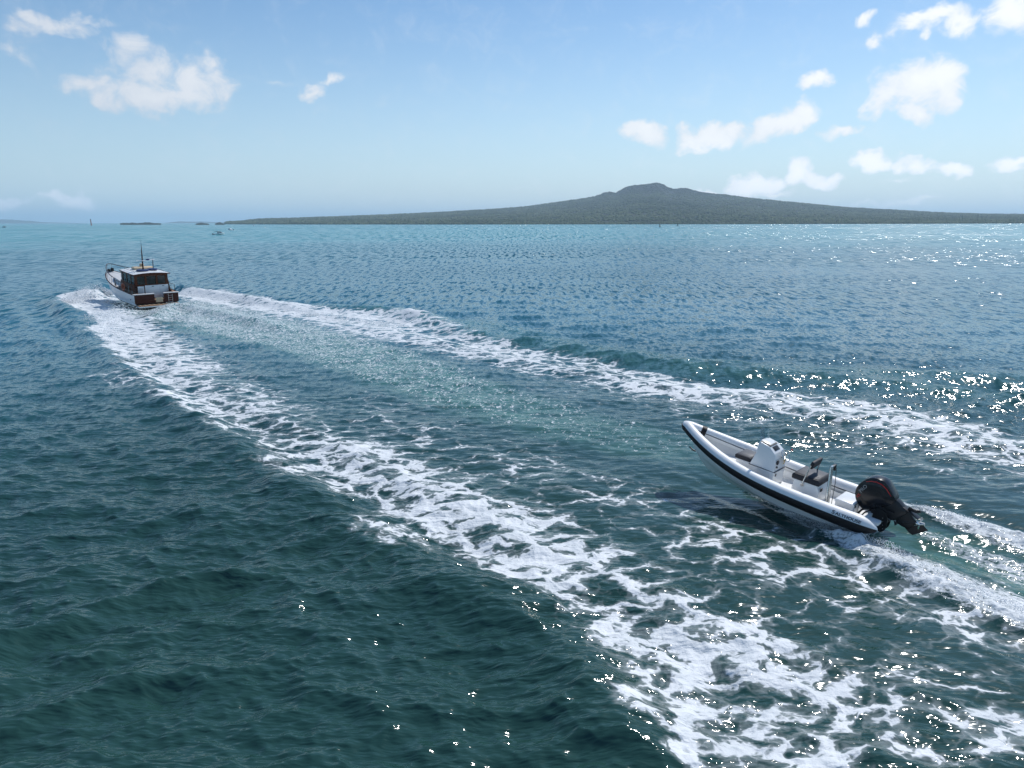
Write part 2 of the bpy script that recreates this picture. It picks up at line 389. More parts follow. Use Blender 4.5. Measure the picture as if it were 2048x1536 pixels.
band(FOAM, [(1250,1330,1330,1500,.7),(1420,1350,1420,1500,.66),(1620,1380,1700,1600,.72),(1980,1385,2100,1500,.72)], .4, .4, 1, .9)
# starboard side wave: outer edge, inner edge
band(FOAM, [(362,576,372,592,.98),(430,588,440,604,.98),(520,604,535,622,.95),(600,616,622,640,.92),(700,620,705,662,.84),(800,642,790,690,.74),(900,668,890,712,.74),(1010,690,1000,738,.76),
            (1150,712,1130,772,.74),(1300,742,1290,802,.76),(1460,768,1440,830,.76),(1620,780,1590,850,.76),(1780,800,1740,880,.74),(1920,838,1880,922,.74),(2060,868,2040,948,.72),(2200,920,2160,1000,.7),(2700,1060,2620,1160,.55)], .2, .5, 1.5, .45)
band(FOAM, [(1100,730,1080,812,.28),(1400,790,1370,880,.34),(1700,850,1650,930,.34),(2000,920,1950,990,.32),(2200,980,2150,1060,.3)], .4, .6, 3, .6)
# propeller race behind the launch
band(AER_GLOW, [(340,596,352,622,1.0),(470,628,450,664,.95),(640,664,596,702,.95),(800,706,735,756,.95),(980,764,880,826,.85),(1180,822,1070,880,.7),(1400,872,1280,926,.5),(1640,900,1500,960,.25)], .3, .3, 2, .3)
band(SPK, [(340,594,352,624,1.0),(470,624,452,660,.95),(640,658,594,704,.85),(800,698,730,760,.78),(980,755,870,828,.72),(1180,812,1060,884,.64),(1400,862,1270,928,.55),(1640,890,1500,960,.35)], .3, .3, 2, .4)
band(SPK, [(360,600,366,610,.9),(560,640,550,654,.8),(700,676,685,694,.7),(880,738,860,764,.62),(1080,785,1050,820,.6),(1250,824,1220,856,.5)], .3, .3, 2, .4)
band(SPK, [(300,640,480,640,.55),(400,700,640,715,.5),(560,760,800,775,.45),(760,830,980,845,.34),(1000,900,1300,900,.3),(1350,1000,1600,1000,.25)], .5, .5, 2, .5)
# RIB: spray along the hull and two white tracks astern with a green trough between them
band(STREAK, [(1480,975,1505,962,.5),(1550,1018,1585,995,.72),(1640,1074,1690,1036,.85),(1700,1118,1750,1068,.88),(1800,1170,1860,1104,.9),(1920,1222,1990,1150,.92),(2060,1284,2120,1195,.9),(2250,1390,2310,1270,.8),(2600,1600,2720,1430,.6)], .3, .45, .5, .35)
band(STREAK, [(1800,1000,1800,1030,.7),(1860,1005,1860,1045,.95),(1960,1030,1950,1088,.95),(2060,1060,2050,1125,.92),(2250,1110,2230,1200,.85),(2700,1230,2640,1340,.6)], .4, .4, .6, .35)
band(STREAK, [(1850,1058,1845,1078,.6),(1940,1084,1930,1114,.75),(2060,1124,2040,1168,.78),(2250,1186,2230,1240,.7),(2680,1340,2640,1400,.5)], .4, .4, 1.2, .35)
band(AER_GLOW, [(1740,1090,1830,1040,.8),(1850,1130,1900,1060,.75),(2000,1190,2040,1090,.7),(2250,1300,2300,1180,.6),(2680,1500,2700,1330,.4)], .3, .3, 1, .2)
# distant wakes
band(FOAM, [(6,453.4,6,456,1.0),(40,453.4,40,455.6,.85),(105,453.9,105,455.2,.62)], .4, .4, 5, .1)
band(FOAM, [(1660,470.0,1660,471.6,.56),(1800,469.6,1800,471.4,.62),(2100,468.6,2100,470.6,.72)], .4, .4, 8, .3)
band(FOAM, [(475,450.2,475,451.0,.5),(508,450.4,508,451.5,.9)], .4, .4, 5, .1)
FOAM = np.clip(FOAM, 0, 1)
# the water inside the wake has been ironed flatter by the passing hulls
CALM = np.zeros_like(X)
band(CALM, [(330,610,350,600,.3),(470,730,560,630,.5),(700,880,900,700,.7),(950,1040,1200,780,.8),(1250,1200,1500,850,.95),(1550,1450,1950,900,1.0),(1800,1700,2400,960,.95)], .3, .3, 3, .2)
damp = 1-0.68*CALM
Z *= damp; HX *= damp; HY *= damp

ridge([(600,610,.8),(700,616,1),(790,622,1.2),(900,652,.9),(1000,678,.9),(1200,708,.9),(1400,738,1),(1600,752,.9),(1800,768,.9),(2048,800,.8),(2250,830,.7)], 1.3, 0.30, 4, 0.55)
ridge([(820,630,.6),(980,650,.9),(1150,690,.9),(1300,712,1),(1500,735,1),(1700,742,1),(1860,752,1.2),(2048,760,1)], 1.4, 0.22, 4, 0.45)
ridge([(700,650,.5),(900,690,.6),(1100,735,.6),(1300,770,.6),(1500,800,.6),(1800,840,.6),(2048,900,.6)], 1.0, 0.16)
ridge([(110,600,1),(160,660,1),(230,730,1),(330,800,1),(430,865,1),(560,950,.9),(680,1040,.9),(800,1110,.9),(960,1200,.8),(1120,1300,.8),(1250,1440,.8)], 0.95, 0.34)
ridge([(60,640,.6),(120,720,.8),(220,800,.8),(330,880,.8),(440,980,.8),(560,1090,.7),(700,1200,.7)], 1.2, 0.2)
ridge([(160,620,1),(260,690,.8),(420,780,.7),(600,870,.6),(800,960,.6),(1000,1050,.5)], 1.0, 0.16)
ridge([(120,596,.5),(170,592,1.0),(215,584,1.3)], 1.5, 0.75, 1.5)
ridge([(360,578,1.2),(420,588,1),(520,604,.9),(600,616,.7)], 1.0, 0.42, 2)
ridge([(300,640,.6),(345,612,1.1),(420,622,.8),(560,655,.5)], 1.0, 0.4, 2)
ridge([(-200,1230,.7),(0,1290,1),(180,1225,1),(300,1180,1.1),(480,1150,1),(620,1130,.5)], 0.42, 0.16, 1.5)
ridge([(-100,1480,.8),(150,1400,1),(330,1345,1),(520,1330,.6)], 0.36, 0.12, 1)
ridge([(1650,1085,.7),(1700,1105,1),(1850,1160,1),(2060,1250,.9),(2250,1340,.7)], 0.5, 0.16, .8)
ridge([(1810,1022,.6),(1900,1040,1),(2060,1090,1),(2250,1150,.8)], 0.45, 0.16, .8)
ridge([(1490,985,.3),(1560,1020,.8),(1640,1062,1),(1720,1096,1)], 0.24, 0.24, .5)
ridge([(1780,1075,1),(1900,1100,.9),(2060,1160,.6)], 0.6, -0.18, .8)
# the sea is pressed down under each hull
def press(Mx, x0, x1, hw, depth, soft):
    Mi = np.array(Mx.inverted()); P = np.stack([X, Y, np.zeros_like(X), np.ones_like(X)], 1).astype(np.float64)
    near = (X-Mx.translation.x)**2+(Y-Mx.translation.y)**2 < 400
    L = P[near] @ Mi.T
    e = np.maximum(np.maximum(x0-L[:, 0], L[:, 0]-x1), np.abs(L[:, 1])-hw*np.clip(1-np.clip((L[:, 0]-x1*0.5)/(x1*0.6), 0, 1)**2, .05, 1))
    k = 1-sstep(e, 0, soft)
    Z[near] = (Z[near]*(1-k)-depth*k).astype(np.float32); HX[near] *= (1-k); HY[near] *= (1-k)
press(RIB_M, -0.9, 5.2, 0.7, 0.06, 0.5)
press(LAUNCH_M, -0.3, 13, 1.7, 0.25, 1.2)
# foam stands a little proud and churned water is rougher
Z += (0.22*np.clip((FOAM-.45)*2, 0, 1)*(fbm(X/1.1, Y/1.1, 4, 51)-0.45)*np.clip((Rg.ravel()-25)/40, 0, 1)).astype(np.float32)
Z += 0.05*FOAM*(fbm(X/0.35, Y/0.35, 3, 21)-0.4)*np.clip(40/np.maximum(Rg.ravel(), 1), 0, 1)
Z += (0.16*STREAK*(fbm(X/0.22, Y/0.22, 3, 31)-0.45)+0.07*SPK*(fbm(X/0.3, Y/0.3, 3, 33)-0.5)).astype(np.float32)

def water_mat():
    m = bpy.data.materials.new('sea_water'); m.use_nodes = True; t = NT(m.node_tree); t.N.clear()
    oc = t.n('ShaderNodeTexCoord').outputs['Object']
    at = t.n('ShaderNodeAttribute', attribute_name='wake'); sp = t.n('ShaderNodeSeparateColor', {'Color': at.outputs['Color']})
    foam, streak, aer_glow = sp.outputs; spk = at.outputs['Alpha']
    xyz = t.n('ShaderNodeSeparateXYZ', {'Vector': oc})
    flat = t.n('ShaderNodeCombineXYZ', {'X': xyz.outputs[0], 'Y': xyz.outputs[1], 'Z': 0.0}).outputs[0]
    # body colour: green inshore water, blue band with cloud shadow painted into its tone, turquoise shoals towards the island
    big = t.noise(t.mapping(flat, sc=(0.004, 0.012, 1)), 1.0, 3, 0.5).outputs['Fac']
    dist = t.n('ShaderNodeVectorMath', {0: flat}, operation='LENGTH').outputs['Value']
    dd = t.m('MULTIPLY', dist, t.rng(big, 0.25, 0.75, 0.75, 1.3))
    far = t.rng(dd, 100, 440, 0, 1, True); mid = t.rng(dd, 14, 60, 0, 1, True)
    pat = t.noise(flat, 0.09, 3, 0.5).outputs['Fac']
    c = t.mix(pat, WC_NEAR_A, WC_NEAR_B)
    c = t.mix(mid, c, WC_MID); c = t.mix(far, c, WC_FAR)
    c = t.mix(t.m('MULTIPLY', aer_glow, t.rng(t.noise(flat, 0.9, 4, 0.6).outputs['Fac'], 0.3, 0.7, 0.15, 0.85)), c, WC_AER_GLOW)  # aerated race water, plus the painted glow of the wave crests
    # foam lace
    wn = t.noise(flat, 0.85, 4, 0.55).outputs['Color']
    wv = t.n('ShaderNodeVectorMath', {0: wn, 1: (0.5, 0.5, 0.5)}, operation='SUBTRACT').outputs[0]
    def warped(amount, base): 
        s = t.n('ShaderNodeVectorMath', {0: wv, 'Scale': amount}, operation='SCALE').outputs[0]
        return t.n('ShaderNodeVectorMath', {0: base, 1: s}, operation='ADD').outputs[0]
    wk = t.mapping(flat, rot=(0, 0, R(-42)), sc=(1.0, 1.45, 1))
    def web(scale, amount):
        v = t.n('ShaderNodeTexVoronoi', {'Vector': warped(amount, wk), 'Scale': scale, 'Randomness': 1.0}, feature='DISTANCE_TO_EDGE', voronoi_dimensions='2D')
        return v.outputs['Distance']
    w1, w2, w3 = web(0.80, 2.3), web(2.0, 1.7), web(5.5, 1.2)
    nf = t.noise(warped(1.2, wk), 1.05, 7, 0.62).outputs['Fac']
    nfine = t.noise(flat, 9.0, 4, 0.6).outputs['Fac']
    l1 = t.rng(w1, 0.0, 0.36, 1, 0); l2 = t.rng(w2, 0.0, 0.36, 1, 0); l3 = t.rng(w3, 0.0, 0.36, 1, 0)
    pat = t.m('ADD', t.m('ADD', t.m('MULTIPLY', l1, 0.40), t.m('MULTIPLY', l2, 0.24)), t.m('ADD', t.m('MULTIPLY', l3, 0.10), t.m('MULTIPLY', nf, 0.62)))
    pat = t.m('ADD', pat, t.m('MULTIPLY', t.m('SUBTRACT', nfine, 0.5), 0.16))       # about 0.25 .. 1.25
    lowf = t.noise(t.mapping(flat, rot=(0, 0, R(-42)), sc=(0.6, 1.2, 1)), 0.42, 3, 0.55, 0.6).outputs['Fac']
    foam = t.m('MULTIPLY', foam, t.rng(lowf, 0.33, 0.60, 0.76, 1.16), clamp=True)
    foam = t.m('MAXIMUM', foam, t.rng(sp.outputs[0], 0.86, 1.0))
    thr = t.m('SUBTRACT', 1.08, t.m('MULTIPLY', t.m('POWER', foam, 1.45), 0.66))
    fa = t.rng(t.m('SUBTRACT', pat, thr), -0.02, 0.13, 0, 1, True)
    fa = t.m('MULTIPLY', fa, t.rng(foam, 0.01, 0.12))
    thin = t.m('MULTIPLY', t.rng(t.m('SUBTRACT', pat, thr), -0.22, 0.05, 0, 0.22, True), t.rng(foam, 0.05, 0.4))
    fa = t.m('MAXIMUM', fa, thin)
    # streaky fresh spray behind the small boat
    st = t.mapping(flat, rot=(0, 0, R(-40)), sc=(1, 1, 1))
    sn1 = t.noise(t.mapping(st, sc=(5, 0.9, 1)), 1.6, 6, 0.7, 0.3).outputs['Fac']; sn2 = t.noise(t.mapping(st, sc=(1.4, 1, 1)), 13, 5, 0.7).outputs['Fac']
    sv = t.m('ADD', t.m('MULTIPLY', sn1, 0.55), t.m('MULTIPLY', sn2, 0.45))
    sa = t.m('MULTIPLY', t.rng(t.m('SUBTRACT', sv, t.rng(streak, 0, 1, 0.70, 0.36)), -0.03, 0.13, 0, 1, True), t.rng(streak, 0.02, 0.2))
    # speckled race
    kn = t.noise(t.mapping(flat, rot=(0, 0, R(-42)), sc=(1.5, 0.8, 1)), 4.2, 6, 0.66, 0.6).outputs['Fac']; kn2 = t.rng(t.noise(flat, 1.1, 4, 0.6).outputs['Fac'], 0.3, 0.7, 0.0, 0.12)
    l4 = t.m('MULTIPLY', t.rng(web(4.2, 1.6), 0, 0.25, 1, 0), 0.16)
    ka = t.m('MULTIPLY', t.rng(t.m('SUBTRACT', t.m('ADD', t.m('ADD', kn, kn2), l4), t.rng(spk, 0, 1, 0.98, 0.58)), 0.0, 0.10, 0, 0.9, True), t.rng(spk, 0.02, 0.2))
    fall = t.m('MAXIMUM', t.m('MAXIMUM', fa, sa), ka)
    # ripples below the size of the modelled waves, stretched across the wind
    r0 = t.mapping(flat, rot=(0, 0, R(10)), sc=(0.5, 1.5, 1))
    b0 = t.noise(r0, 0.33, 3, 0.55).outputs['Fac']; b1 = t.noise(r0, 1.7, 3, 0.55, 0.2).outputs['Fac']; b2 = t.noise(r0, 5.5, 2, 0.5, 0.2).outputs['Fac']
    far0 = t.rng(dist, 120, 400)
    hgt = t.m('ADD', t.m('MULTIPLY', b0, t.m('MULTIPLY', far0, 0.12)), t.m('ADD', t.m('MULTIPLY', b1, t.rng(dist, 25, 55, 0.145, 0.0)), t.m('MULTIPLY', b2, t.rng(dist, 12, 28, 0.022, 0.0))))
    hgt = t.m('ADD', hgt, t.m('MULTIPLY', t.m('MAXIMUM', spk, streak), t.m('MULTIPLY', kn, 0.05)))
    calm = t.n('ShaderNodeAttribute', attribute_name='calm').outputs['Fac']
    hgt = t.m('MULTIPLY', hgt, t.rng(calm, 0, 1, 1, 0.32))
    bp = t.n('ShaderNodeBump', {'Height': hgt, 'Strength': 1.0, 'Distance': 1.0})
    # wavelets too small for the mesh at that distance: tilt of the facets, coarser the farther out
    tilt = None; gust = t.rng(t.noise(t.mapping(flat, rot=(0, 0, R(12)), sc=(0.02, 0.05, 1)), 1.0, 4, 0.6, 0.3).outputs['Fac'], 0.3, 0.7, 0.45, 1.35)
    for (sx, sy, d0, d1, d2, d3, am) in ((3.4, 1.3, 20, 36, 50, 80, 0.9), (1.8, 0.32, 50, 80, 110, 160, 1.45), (1.3, 0.11, 110, 160, 240, 350, 2.2), (0.7, 0.036, 240, 350, 550, 800, 2.9), (0.32, 0.009, 550, 800, 1e6, 2e6, 3.3)):
        nz_ = t.noise(t.mapping(flat, rot=(0, 0, R(4)), sc=(sx*1.0, sy*1.35, 1)), 1.0, 2, 0.6, 0.1, dim='2D').outputs['Color']
        v_ = t.n('ShaderNodeVectorMath', {0: nz_, 1: (0.5, 0.5, 0.5)}, operation='SUBTRACT').outputs[0]
        g_ = t.m('MULTIPLY', t.rng(dist, d0, d1), t.rng(dist, d2, d3, 1, 0))
        v_ = t.n('ShaderNodeVectorMath', {0: v_, 'Scale': t.m('MULTIPLY', t.m('MULTIPLY', t.m('MULTIPLY', g_, gust), TILT*am), t.rng(calm, 0, 1, 1, 0.5))}, operation='SCALE').outputs[0]
        tilt = v_ if tilt is None else t.n('ShaderNodeVectorMath', {0: tilt, 1: v_}, operation='ADD').outputs[0]
    tilt = t.n('ShaderNodeVectorMath', {0: tilt, 1: (1.0, 1.0, 0.0)}, operation='MULTIPLY').outputs[0]
    nrm = t.n('ShaderNodeVectorMath', {0: bp.outputs[0], 1: tilt}, operation='ADD').outputs[0]
    nrm = t.n('ShaderNodeVectorMath', {0: nrm}, operation='NORMALIZE').outputs[0]
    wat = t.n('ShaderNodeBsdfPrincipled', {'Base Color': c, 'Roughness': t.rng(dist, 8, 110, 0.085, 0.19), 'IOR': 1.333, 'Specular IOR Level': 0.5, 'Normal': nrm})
    fb = t.n('ShaderNodeBump', {'Height': t.m('ADD', t.m('MULTIPLY', pat, 0.05), t.m('ADD', hgt, t.m('MULTIPLY', nfine, 0.02))), 'Strength': 0.9, 'Distance': 1.0})
    fcol = t.mix(t.rng(nf, 0.3, 0.7), (0.60, 0.64, 0.66), (0.82, 0.84, 0.85))
    fo = t.n('ShaderNodeBsdfPrincipled', {'Base Color': fcol, 'Roughness': 0.55, 'IOR': 1.33, 'Normal': fb.outputs[0]})
    mx = t.n('ShaderNodeMixShader', {0: fall, 1: wat.outputs[0], 2: fo.outputs[0]})
    t.n('ShaderNodeOutputMaterial', {'Surface': mx.outputs[0]})
    return m
TILT = 0.95
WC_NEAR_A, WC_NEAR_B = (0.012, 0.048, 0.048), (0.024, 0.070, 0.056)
WC_MID = (0.014, 0.115, 0.160); WC_FAR = (0.032, 0.250, 0.285); WC_AER_GLOW = (0.085, 0.23, 0.18)
V = np.stack([X+HX, Y+HY, Z], 1)
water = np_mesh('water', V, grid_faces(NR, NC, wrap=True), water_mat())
ca = water.data.color_attributes.new('wake', 'FLOAT_COLOR', 'POINT')
ca.data.foreach_set('color', np.stack([FOAM, STREAK, AER_GLOW, SPK], 1).astype(np.float32).ravel())
cf = water.data.attributes.new('calm', 'FLOAT', 'POINT'); cf.data.foreach_set('value', CALM.astype(np.float32))
tag(water, kind='structure')
del V, HX, HY, DR, DL, sA, cA, Rg, Ag
# ------------------------------------------------------------------ volcanic island and far land
PROF = [(440,446.3),(462,444.5),(480,443),(500,440),(530,438),(600,436),(700,432.5),(800,428.5),(900,423.5),(1000,417.5),(1050,413.5),(1100,406.5),(1150,399.5),(1180,395),(1200,390),(1209,385.5),(1220,384.5),(1232,386),(1245,378),(1255,373.5),
        (1270,370.8),(1295,369),(1303,366.8),(1315,366),(1326,369.5),(1338,376),(1350,378.5),(1362,376.8),(1372,376.5),(1385,380.5),(1410,386),(1450,389.5),(1500,396.5),(1550,401.5),(1600,406),(1650,411),(1700,415.5),(1750,418.5),(1800,420.8),
        (1850,424),(1900,426.5),(2048,430.5),(2300,437),(2600,442)]
PA = np.array([azel(*p) for p in PROF]); TE = np.tan(PA[:, 1])
AZ0, D0, RAD = azel(1312, 440)[0], 4600.0, 2560.0
def isl(az, t):
    """az, t (0 at the near shore, 1 on the skyline, 2 at the far shore) -> x, y, z"""
    da = az-AZ0; lat = D0*np.sin(da); c = np.sqrt(np.clip(RAD**2-lat**2, 0, None))+60*(fbm(az*60, az*0+3, 4, 41)-0.3)
    cd = D0*np.cos(da); c = np.clip(c, 40, None); d = cd-c+c*t
    top = np.interp(az, PA[:, 0], TE)*cd+CAM_H-4.0
    s = np.where(t <= 1, 1-t, t-1)
    base = np.clip(1-s, 0, 1); body = 0.55*base**0.85+0.45*base**2.2
    cone = np.exp(-((az-azel(1305, 440)[0])/0.035)**2)
    body = body*(1-0.35*cone)+0.35*cone*(0.75*base+0.25*np.exp(-(s/0.12)**2))
    x, y = d*np.sin(az), d*np.cos(az)
    z = top*body+(fbm(x/130, y/130, 4, 3)-0.5)*14*np.clip(base*6, 0, 1)*np.clip((1-base)*9, 0.12, 1)
    z = z*np.clip(base*30, 0, 1)+3.0*np.clip(base*200, 0, 1)-1.0
    return x, y, z
ia = np.linspace(azel(448, 446)[0], azel(2560, 442)[0], 1000); it = np.concatenate([np.linspace(0, 1, 110)**1.15, np.linspace(1.03, 2, 24)])
TT, AA = np.meshgrid(it, ia, indexing='ij'); ix, iy, iz = isl(AA.ravel(), TT.ravel())
def land_mat(name, a, b, scale, rough=0.95):
    m = bpy.data.materials.new(name); m.use_nodes = True; t = NT(m.node_tree); t.N.clear()
    oc = t.n('ShaderNodeTexCoord').outputs['Object']
    n1 = t.noise(oc, scale, 8, 0.7).outputs['Fac']; n2 = t.noise(oc, scale*0.12, 4, 0.6).outputs['Fac']
    c = t.mix(t.rng(t.m('ADD', t.m('MULTIPLY', n1, 0.5), t.m('MULTIPLY', n2, 0.5)), 0.36, 0.62), a, b)
    zz = t.n('ShaderNodeSeparateXYZ', {'Vector': oc}).outputs[2]; c = t.mix(t.m('MULTIPLY', t.rng(t.m('ADD', zz, t.m('MULTIPLY', n2, 60)), 175, 205), 0.65), c, (0.016, 0.020, 0.022))
    p = t.n('ShaderNodeBsdfPrincipled', {'Base Color': c, 'Roughness': rough, 'Specular IOR Level': 0.1})
    t.n('ShaderNodeOutputMaterial', {'Surface': p.outputs[0]}); return m
LAND = land_mat('lava_and_scrub', (0.020, 0.026, 0.022), (0.055, 0.064, 0.044), 0.03)
TREES = land_mat('pohutukawa_forest', (0.026, 0.044, 0.020), (0.150, 0.170, 0.085), 0.02)
FARL = land_mat('far_hills', (0.03, 0.045, 0.04), (0.05, 0.06, 0.05), 0.004)
island = np_mesh('island', np.stack([ix, iy, iz], 1), grid_faces(len(it), len(ia)), LAND, smooth=False); tag(island, kind='structure')
# forest: a mass of separate crowns
NT_ = 36000
fa_ = rng.uniform(ia[0]+0.002, azel(2500, 442)[0], NT_); ft = rng.random(NT_)**0.9*1.02
k = 2500; ft[:k] = rng.uniform(0.0, 0.02, k); ft[k:2*k+1500] = rng.uniform(0.97, 1.02, k+1500)
cx, cy, cz = isl(fa_, ft); cr = rng.uniform(3.5, 8.5, NT_)*np.where(ft < 0.03, 0.75, 1)
oc_ = np.array([(1,0,0),(.5,.87,.05),(-.5,.87,-.05),(-1,0,0),(-.5,-.87,.06),(.5,-.87,0),(0.1,0,.8),(0,0,-.6)], float)
of = np.array([(i, (i+1) % 6, 6) for i in range(6)]+[((i+1) % 6, i, 7) for i in range(6)])
ang = rng.uniform(0, 6.28, NT_); ca_, sa_ = np.cos(ang), np.sin(ang)
jit = 1+rng.uniform(-.28, .28, (NT_, 8, 3)); P = oc_[None]*jit
Vt = np.stack([(P[..., 0]*ca_[:, None]-P[..., 1]*sa_[:, None])*cr[:, None]+cx[:, None], (P[..., 0]*sa_[:, None]+P[..., 1]*ca_[:, None])*cr[:, None]+cy[:, None], P[..., 2]*cr[:, None]*0.8+cz[:, None]+cr[:, None]*0.25], -1).reshape(-1, 3)
Ft = (of[None]+8*np.arange(NT_)[:, None, None]).reshape(-1, 3)
forest = np_mesh('forest', Vt, Ft, TREES, smooth=False, quad=False)
tag(forest, label='dark green forest covering the slopes of the volcanic island', cat='forest', kind='stuff')

def far_ridge(name, prof, dist, depth, kind='structure', m=FARL, rough=0.25):
    a = np.array([azel(*p) for p in prof]); aa = np.linspace(a[0, 0], a[-1, 0], 260); hh = np.interp(aa, a[:, 0], np.tan(a[:, 1]))*dist+CAM_H
    hh = np.clip(hh*(1+rough*(fbm(aa*900, aa*0, 4, 77)-0.5)), 0.0, None)
    s = np.linspace(0, 1, 9); sh = np.sin(np.pi*s)**0.7; rows = []
    for si, hi in zip(s, sh):
        d = dist+(si-0.5)*depth; rows.append(np.stack([d*np.sin(aa), d*np.cos(aa), hh*hi*(0.92+0.16*fbm(aa*700, aa*0+si*9, 3, 5))-0.6], 1))
    o = np_mesh(name, np.concatenate(rows), grid_faces(9, 260), m, smooth=False); o['kind'] = kind; return o
far_ridge('hills', [(-260,441),(-120,439),(-40,440),(15,438.4),(45,440.8),(60,441.2),(85,444.2),(130,445.2),(170,446.2)], 13000, 3000)
far_ridge('hills', [(325,446.2),(345,443.8),(360,442.6),(385,443.3),(400,442.8),(430,444.2),(470,444)], 11500, 2500)
far_ridge('hills', [(1900,430.6),(1960,428),(2010,426.8),(2060,427.6),(2200,430),(2300,436)], 9500, 2000)
def islet(name, prof, dist, label):
    o = far_ridge(name, prof, dist, 60, 'thing', LAND, 0.5); del o['kind']; tag(o, label, 'rock')
islet('rocky_islet', [(240,446.3),(246,445.2),(256,445.6),(264,444.9),(275,445.6),(286,445.1),(290,444.2),(299,444.3),(304,445.4),(314,445.7),(322,446.4)], 2800, 'long low dark reef on the horizon right of the thin beacon')
islet('rocky_islet', [(391,446.8),(396,445.7),(405,445.0),(411,446),(418,446.8)], 2500, 'small dark reef on the horizon left of the pointed rock')
islet('rocky_islet', [(430,446.8),(434,445.4),(440,443.6),(445,446.2),(449,446.8)], 2500, 'small pointed dark rock off the left tip of the volcanic island')

# ------------------------------------------------------------------ air
def haze_box():
    mb = MB(); mb.box((0, 18000, 144), (92000, 108000, 300)); m = bpy.data.materials.new('pale_air'); m.use_nodes = True; t = NT(m.node_tree); t.N.clear()
    v = t.n('ShaderNodeVolumePrincipled', {'Color': (0.70, 0.86, 1.0, 1), 'Density': HAZE, 'Anisotropy': 0.2})
    t.n('ShaderNodeOutputMaterial', {'Volume': v.outputs[0]})
    o = mb.build('haze', m, smooth=False); tag(o, label='thin pale blue sea air between the camera and the island', cat='haze', kind='stuff')
HAZE = 1.0e-4
haze_box()
# ------------------------------------------------------------------ rigid inflatable boat (x forward, y port, z up)
def zt(x): return 0.62+0.685*(max(0, min(1, x/6.1)))**2.604
def hb(x): return (max(0.0, 1-(max(0, x-2.2)/4.0)**2.342))**1.028
rib = empty('inflatable_boat'); rib.matrix_world = RIB_M
tag(rib, 'white rigid inflatable boat with black rubbing strake and one black outboard, planing in the foreground', 'inflatable boat')
half = [(-0.46, 1.0), (-0.44, 1.0), (-0.40, 1.0), (-0.33, 1.0), (-0.2, 1.0), (0.0, 1.0), (0.4, 1.0), (0.8, 1.0), (1.2, 1.0), (1.7, 1.0), (2.2, 1.0)]
half += [(2.2+4.0*q, hb(2.2+4.0*q)) for q in (0.1, .2, .3, .4, .48, .56, .63, .7, .76, .81, .855, .89, .92, .945, .965, .98, .992)]
pathp = [Vector((x, y, zt(x))) for x, y in half]
path = pathp+[Vector((6.2, 0, zt(6.2)))]+[Vector((p.x, -p.y, p.z)) for p in pathp[::-1]]
def trad(x):
    if x <= -0.46: return 0.03
    if x < 0.1:
        q = (x+0.46)/0.56; return 0.03+0.22*math.sin(min(1, q**0.75)*math.pi/2)
    return 0.25-0.075*max(0, min(1, x/6.1))
def frame(i, P):
    d = (P[min(i+1, len(P)-1)]-P[max(i-1, 0)]).normalized(); o = Vector((0, 0, 1)).cross(d).normalized(); return o, d.cross(o)*1.0, d
def sweep(P, a0, a1, n, radd, closed):
    rings = []
    for i, p in enumerate(P):
        o, u, d = frame(i, P); r = trad(p.x)+radd
        if u.z < 0: u = -u
        rings.append([p+o*math.cos(a0+(a1-a0)*k/n)*r+u*math.sin(a0+(a1-a0)*k/n)*r for k in range(n if closed else n+1)])
    return rings
# resample finely
def resample(P, step=0.11):
    out = []
    for a, b in zip(P, P[1:]):
        m = max(1, int((b-a).length/step))
        out += [a.lerp(b, k/m) for k in range(m)]
    return out+[P[-1]]
fine = resample(path)
mb = MB(); mb.loft(sweep(fine, 0, 2*math.pi, 24, 0, True), closed=True)
tubes = mb.build('inflatable_tube', M['tube'], rib)
# black strake on the outboard lower quarter, with thickness
mb = MB(); A = sweep(fine, R(-62), R(17), 9, 0.014, False); B = sweep(fine, R(-62), R(17), 9, -0.01, False)
mb.loft([a+b[::-1] for a, b in zip(A, B)], closed=True)
mb.build('rubbing_strake', M['black'], rib)
mb = MB()
for side in (0, 1):
    P = fine[:len(fine)//2-4] if side == 0 else fine[len(fine)//2+5:]
    A = sweep(P, R(168), R(176), 2, 0.008, False); B = sweep(P, R(168), R(176), 2, -0.01, False)
    A = [a for a, p in zip(A, P) if p.x > 0.05]; B = [b for b, p in zip(B, P) if p.x > 0.05]
    mb.loft([a+b[::-1] for a, b in zip(A, B)], closed=True)
mb.build('seam_tape', M['seam'], rib)
mb = MB()   # strap across the nose
h2 = len(fine)//2; P = [p for i, p in enumerate(fine) if i > h2 and 5.55 < p.x < 5.97]
ext = sweep(P, R(20), R(215), 11, 0.016, False); inn = sweep(P, R(20), R(215), 11, -0.01, False)
sel = range(1, len(P))
mb.loft([ext[i]+inn[i][::-1] for i in sel], closed=True)
mb.build('bow_strap', M['black'], rib)
# hull
def keel(x): return float(np.interp(x, [0, 3, 4.2, 4.9, 5.25, 5.5, 5.75, 5.95, 6.1], [-.28, -.24, -.14, -.02, .10, .30, .66, .96, 1.12]))
hx = [0, .5, 1, 1.6, 2.2, 2.8, 3.4, 4.0, 4.5, 4.9, 5.2, 5.45, 5.65, 5.8, 5.92, 6.02]
rings = []
for x in hx:
    k = keel(x); b = max(0.02, hb(x)*0.97-0.10-0.30*max(0, 1-x/4.4)); top = zt(x)-0.06
    q = max(0, min(1, (x-2.0)/3.9)); ch = 0.84*b*(1-0.25*q); cz = min(top-0.05, 0.02+0.62*q**1.6); cz = max(cz, k+0.02)
    pr = [(0, k), (ch*0.5, k+(cz-k)*0.5-0.01), (ch*0.52, k+(cz-k)*0.5+0.0), (ch, cz), (ch+0.04*b, cz+0.015), (b*0.985, (cz+top)/2), (b, top)]
    rings.append([Vector((x, -y, z)) for y, z in pr[::-1]]+[Vector((x, y, z)) for y, z in pr[1:]])
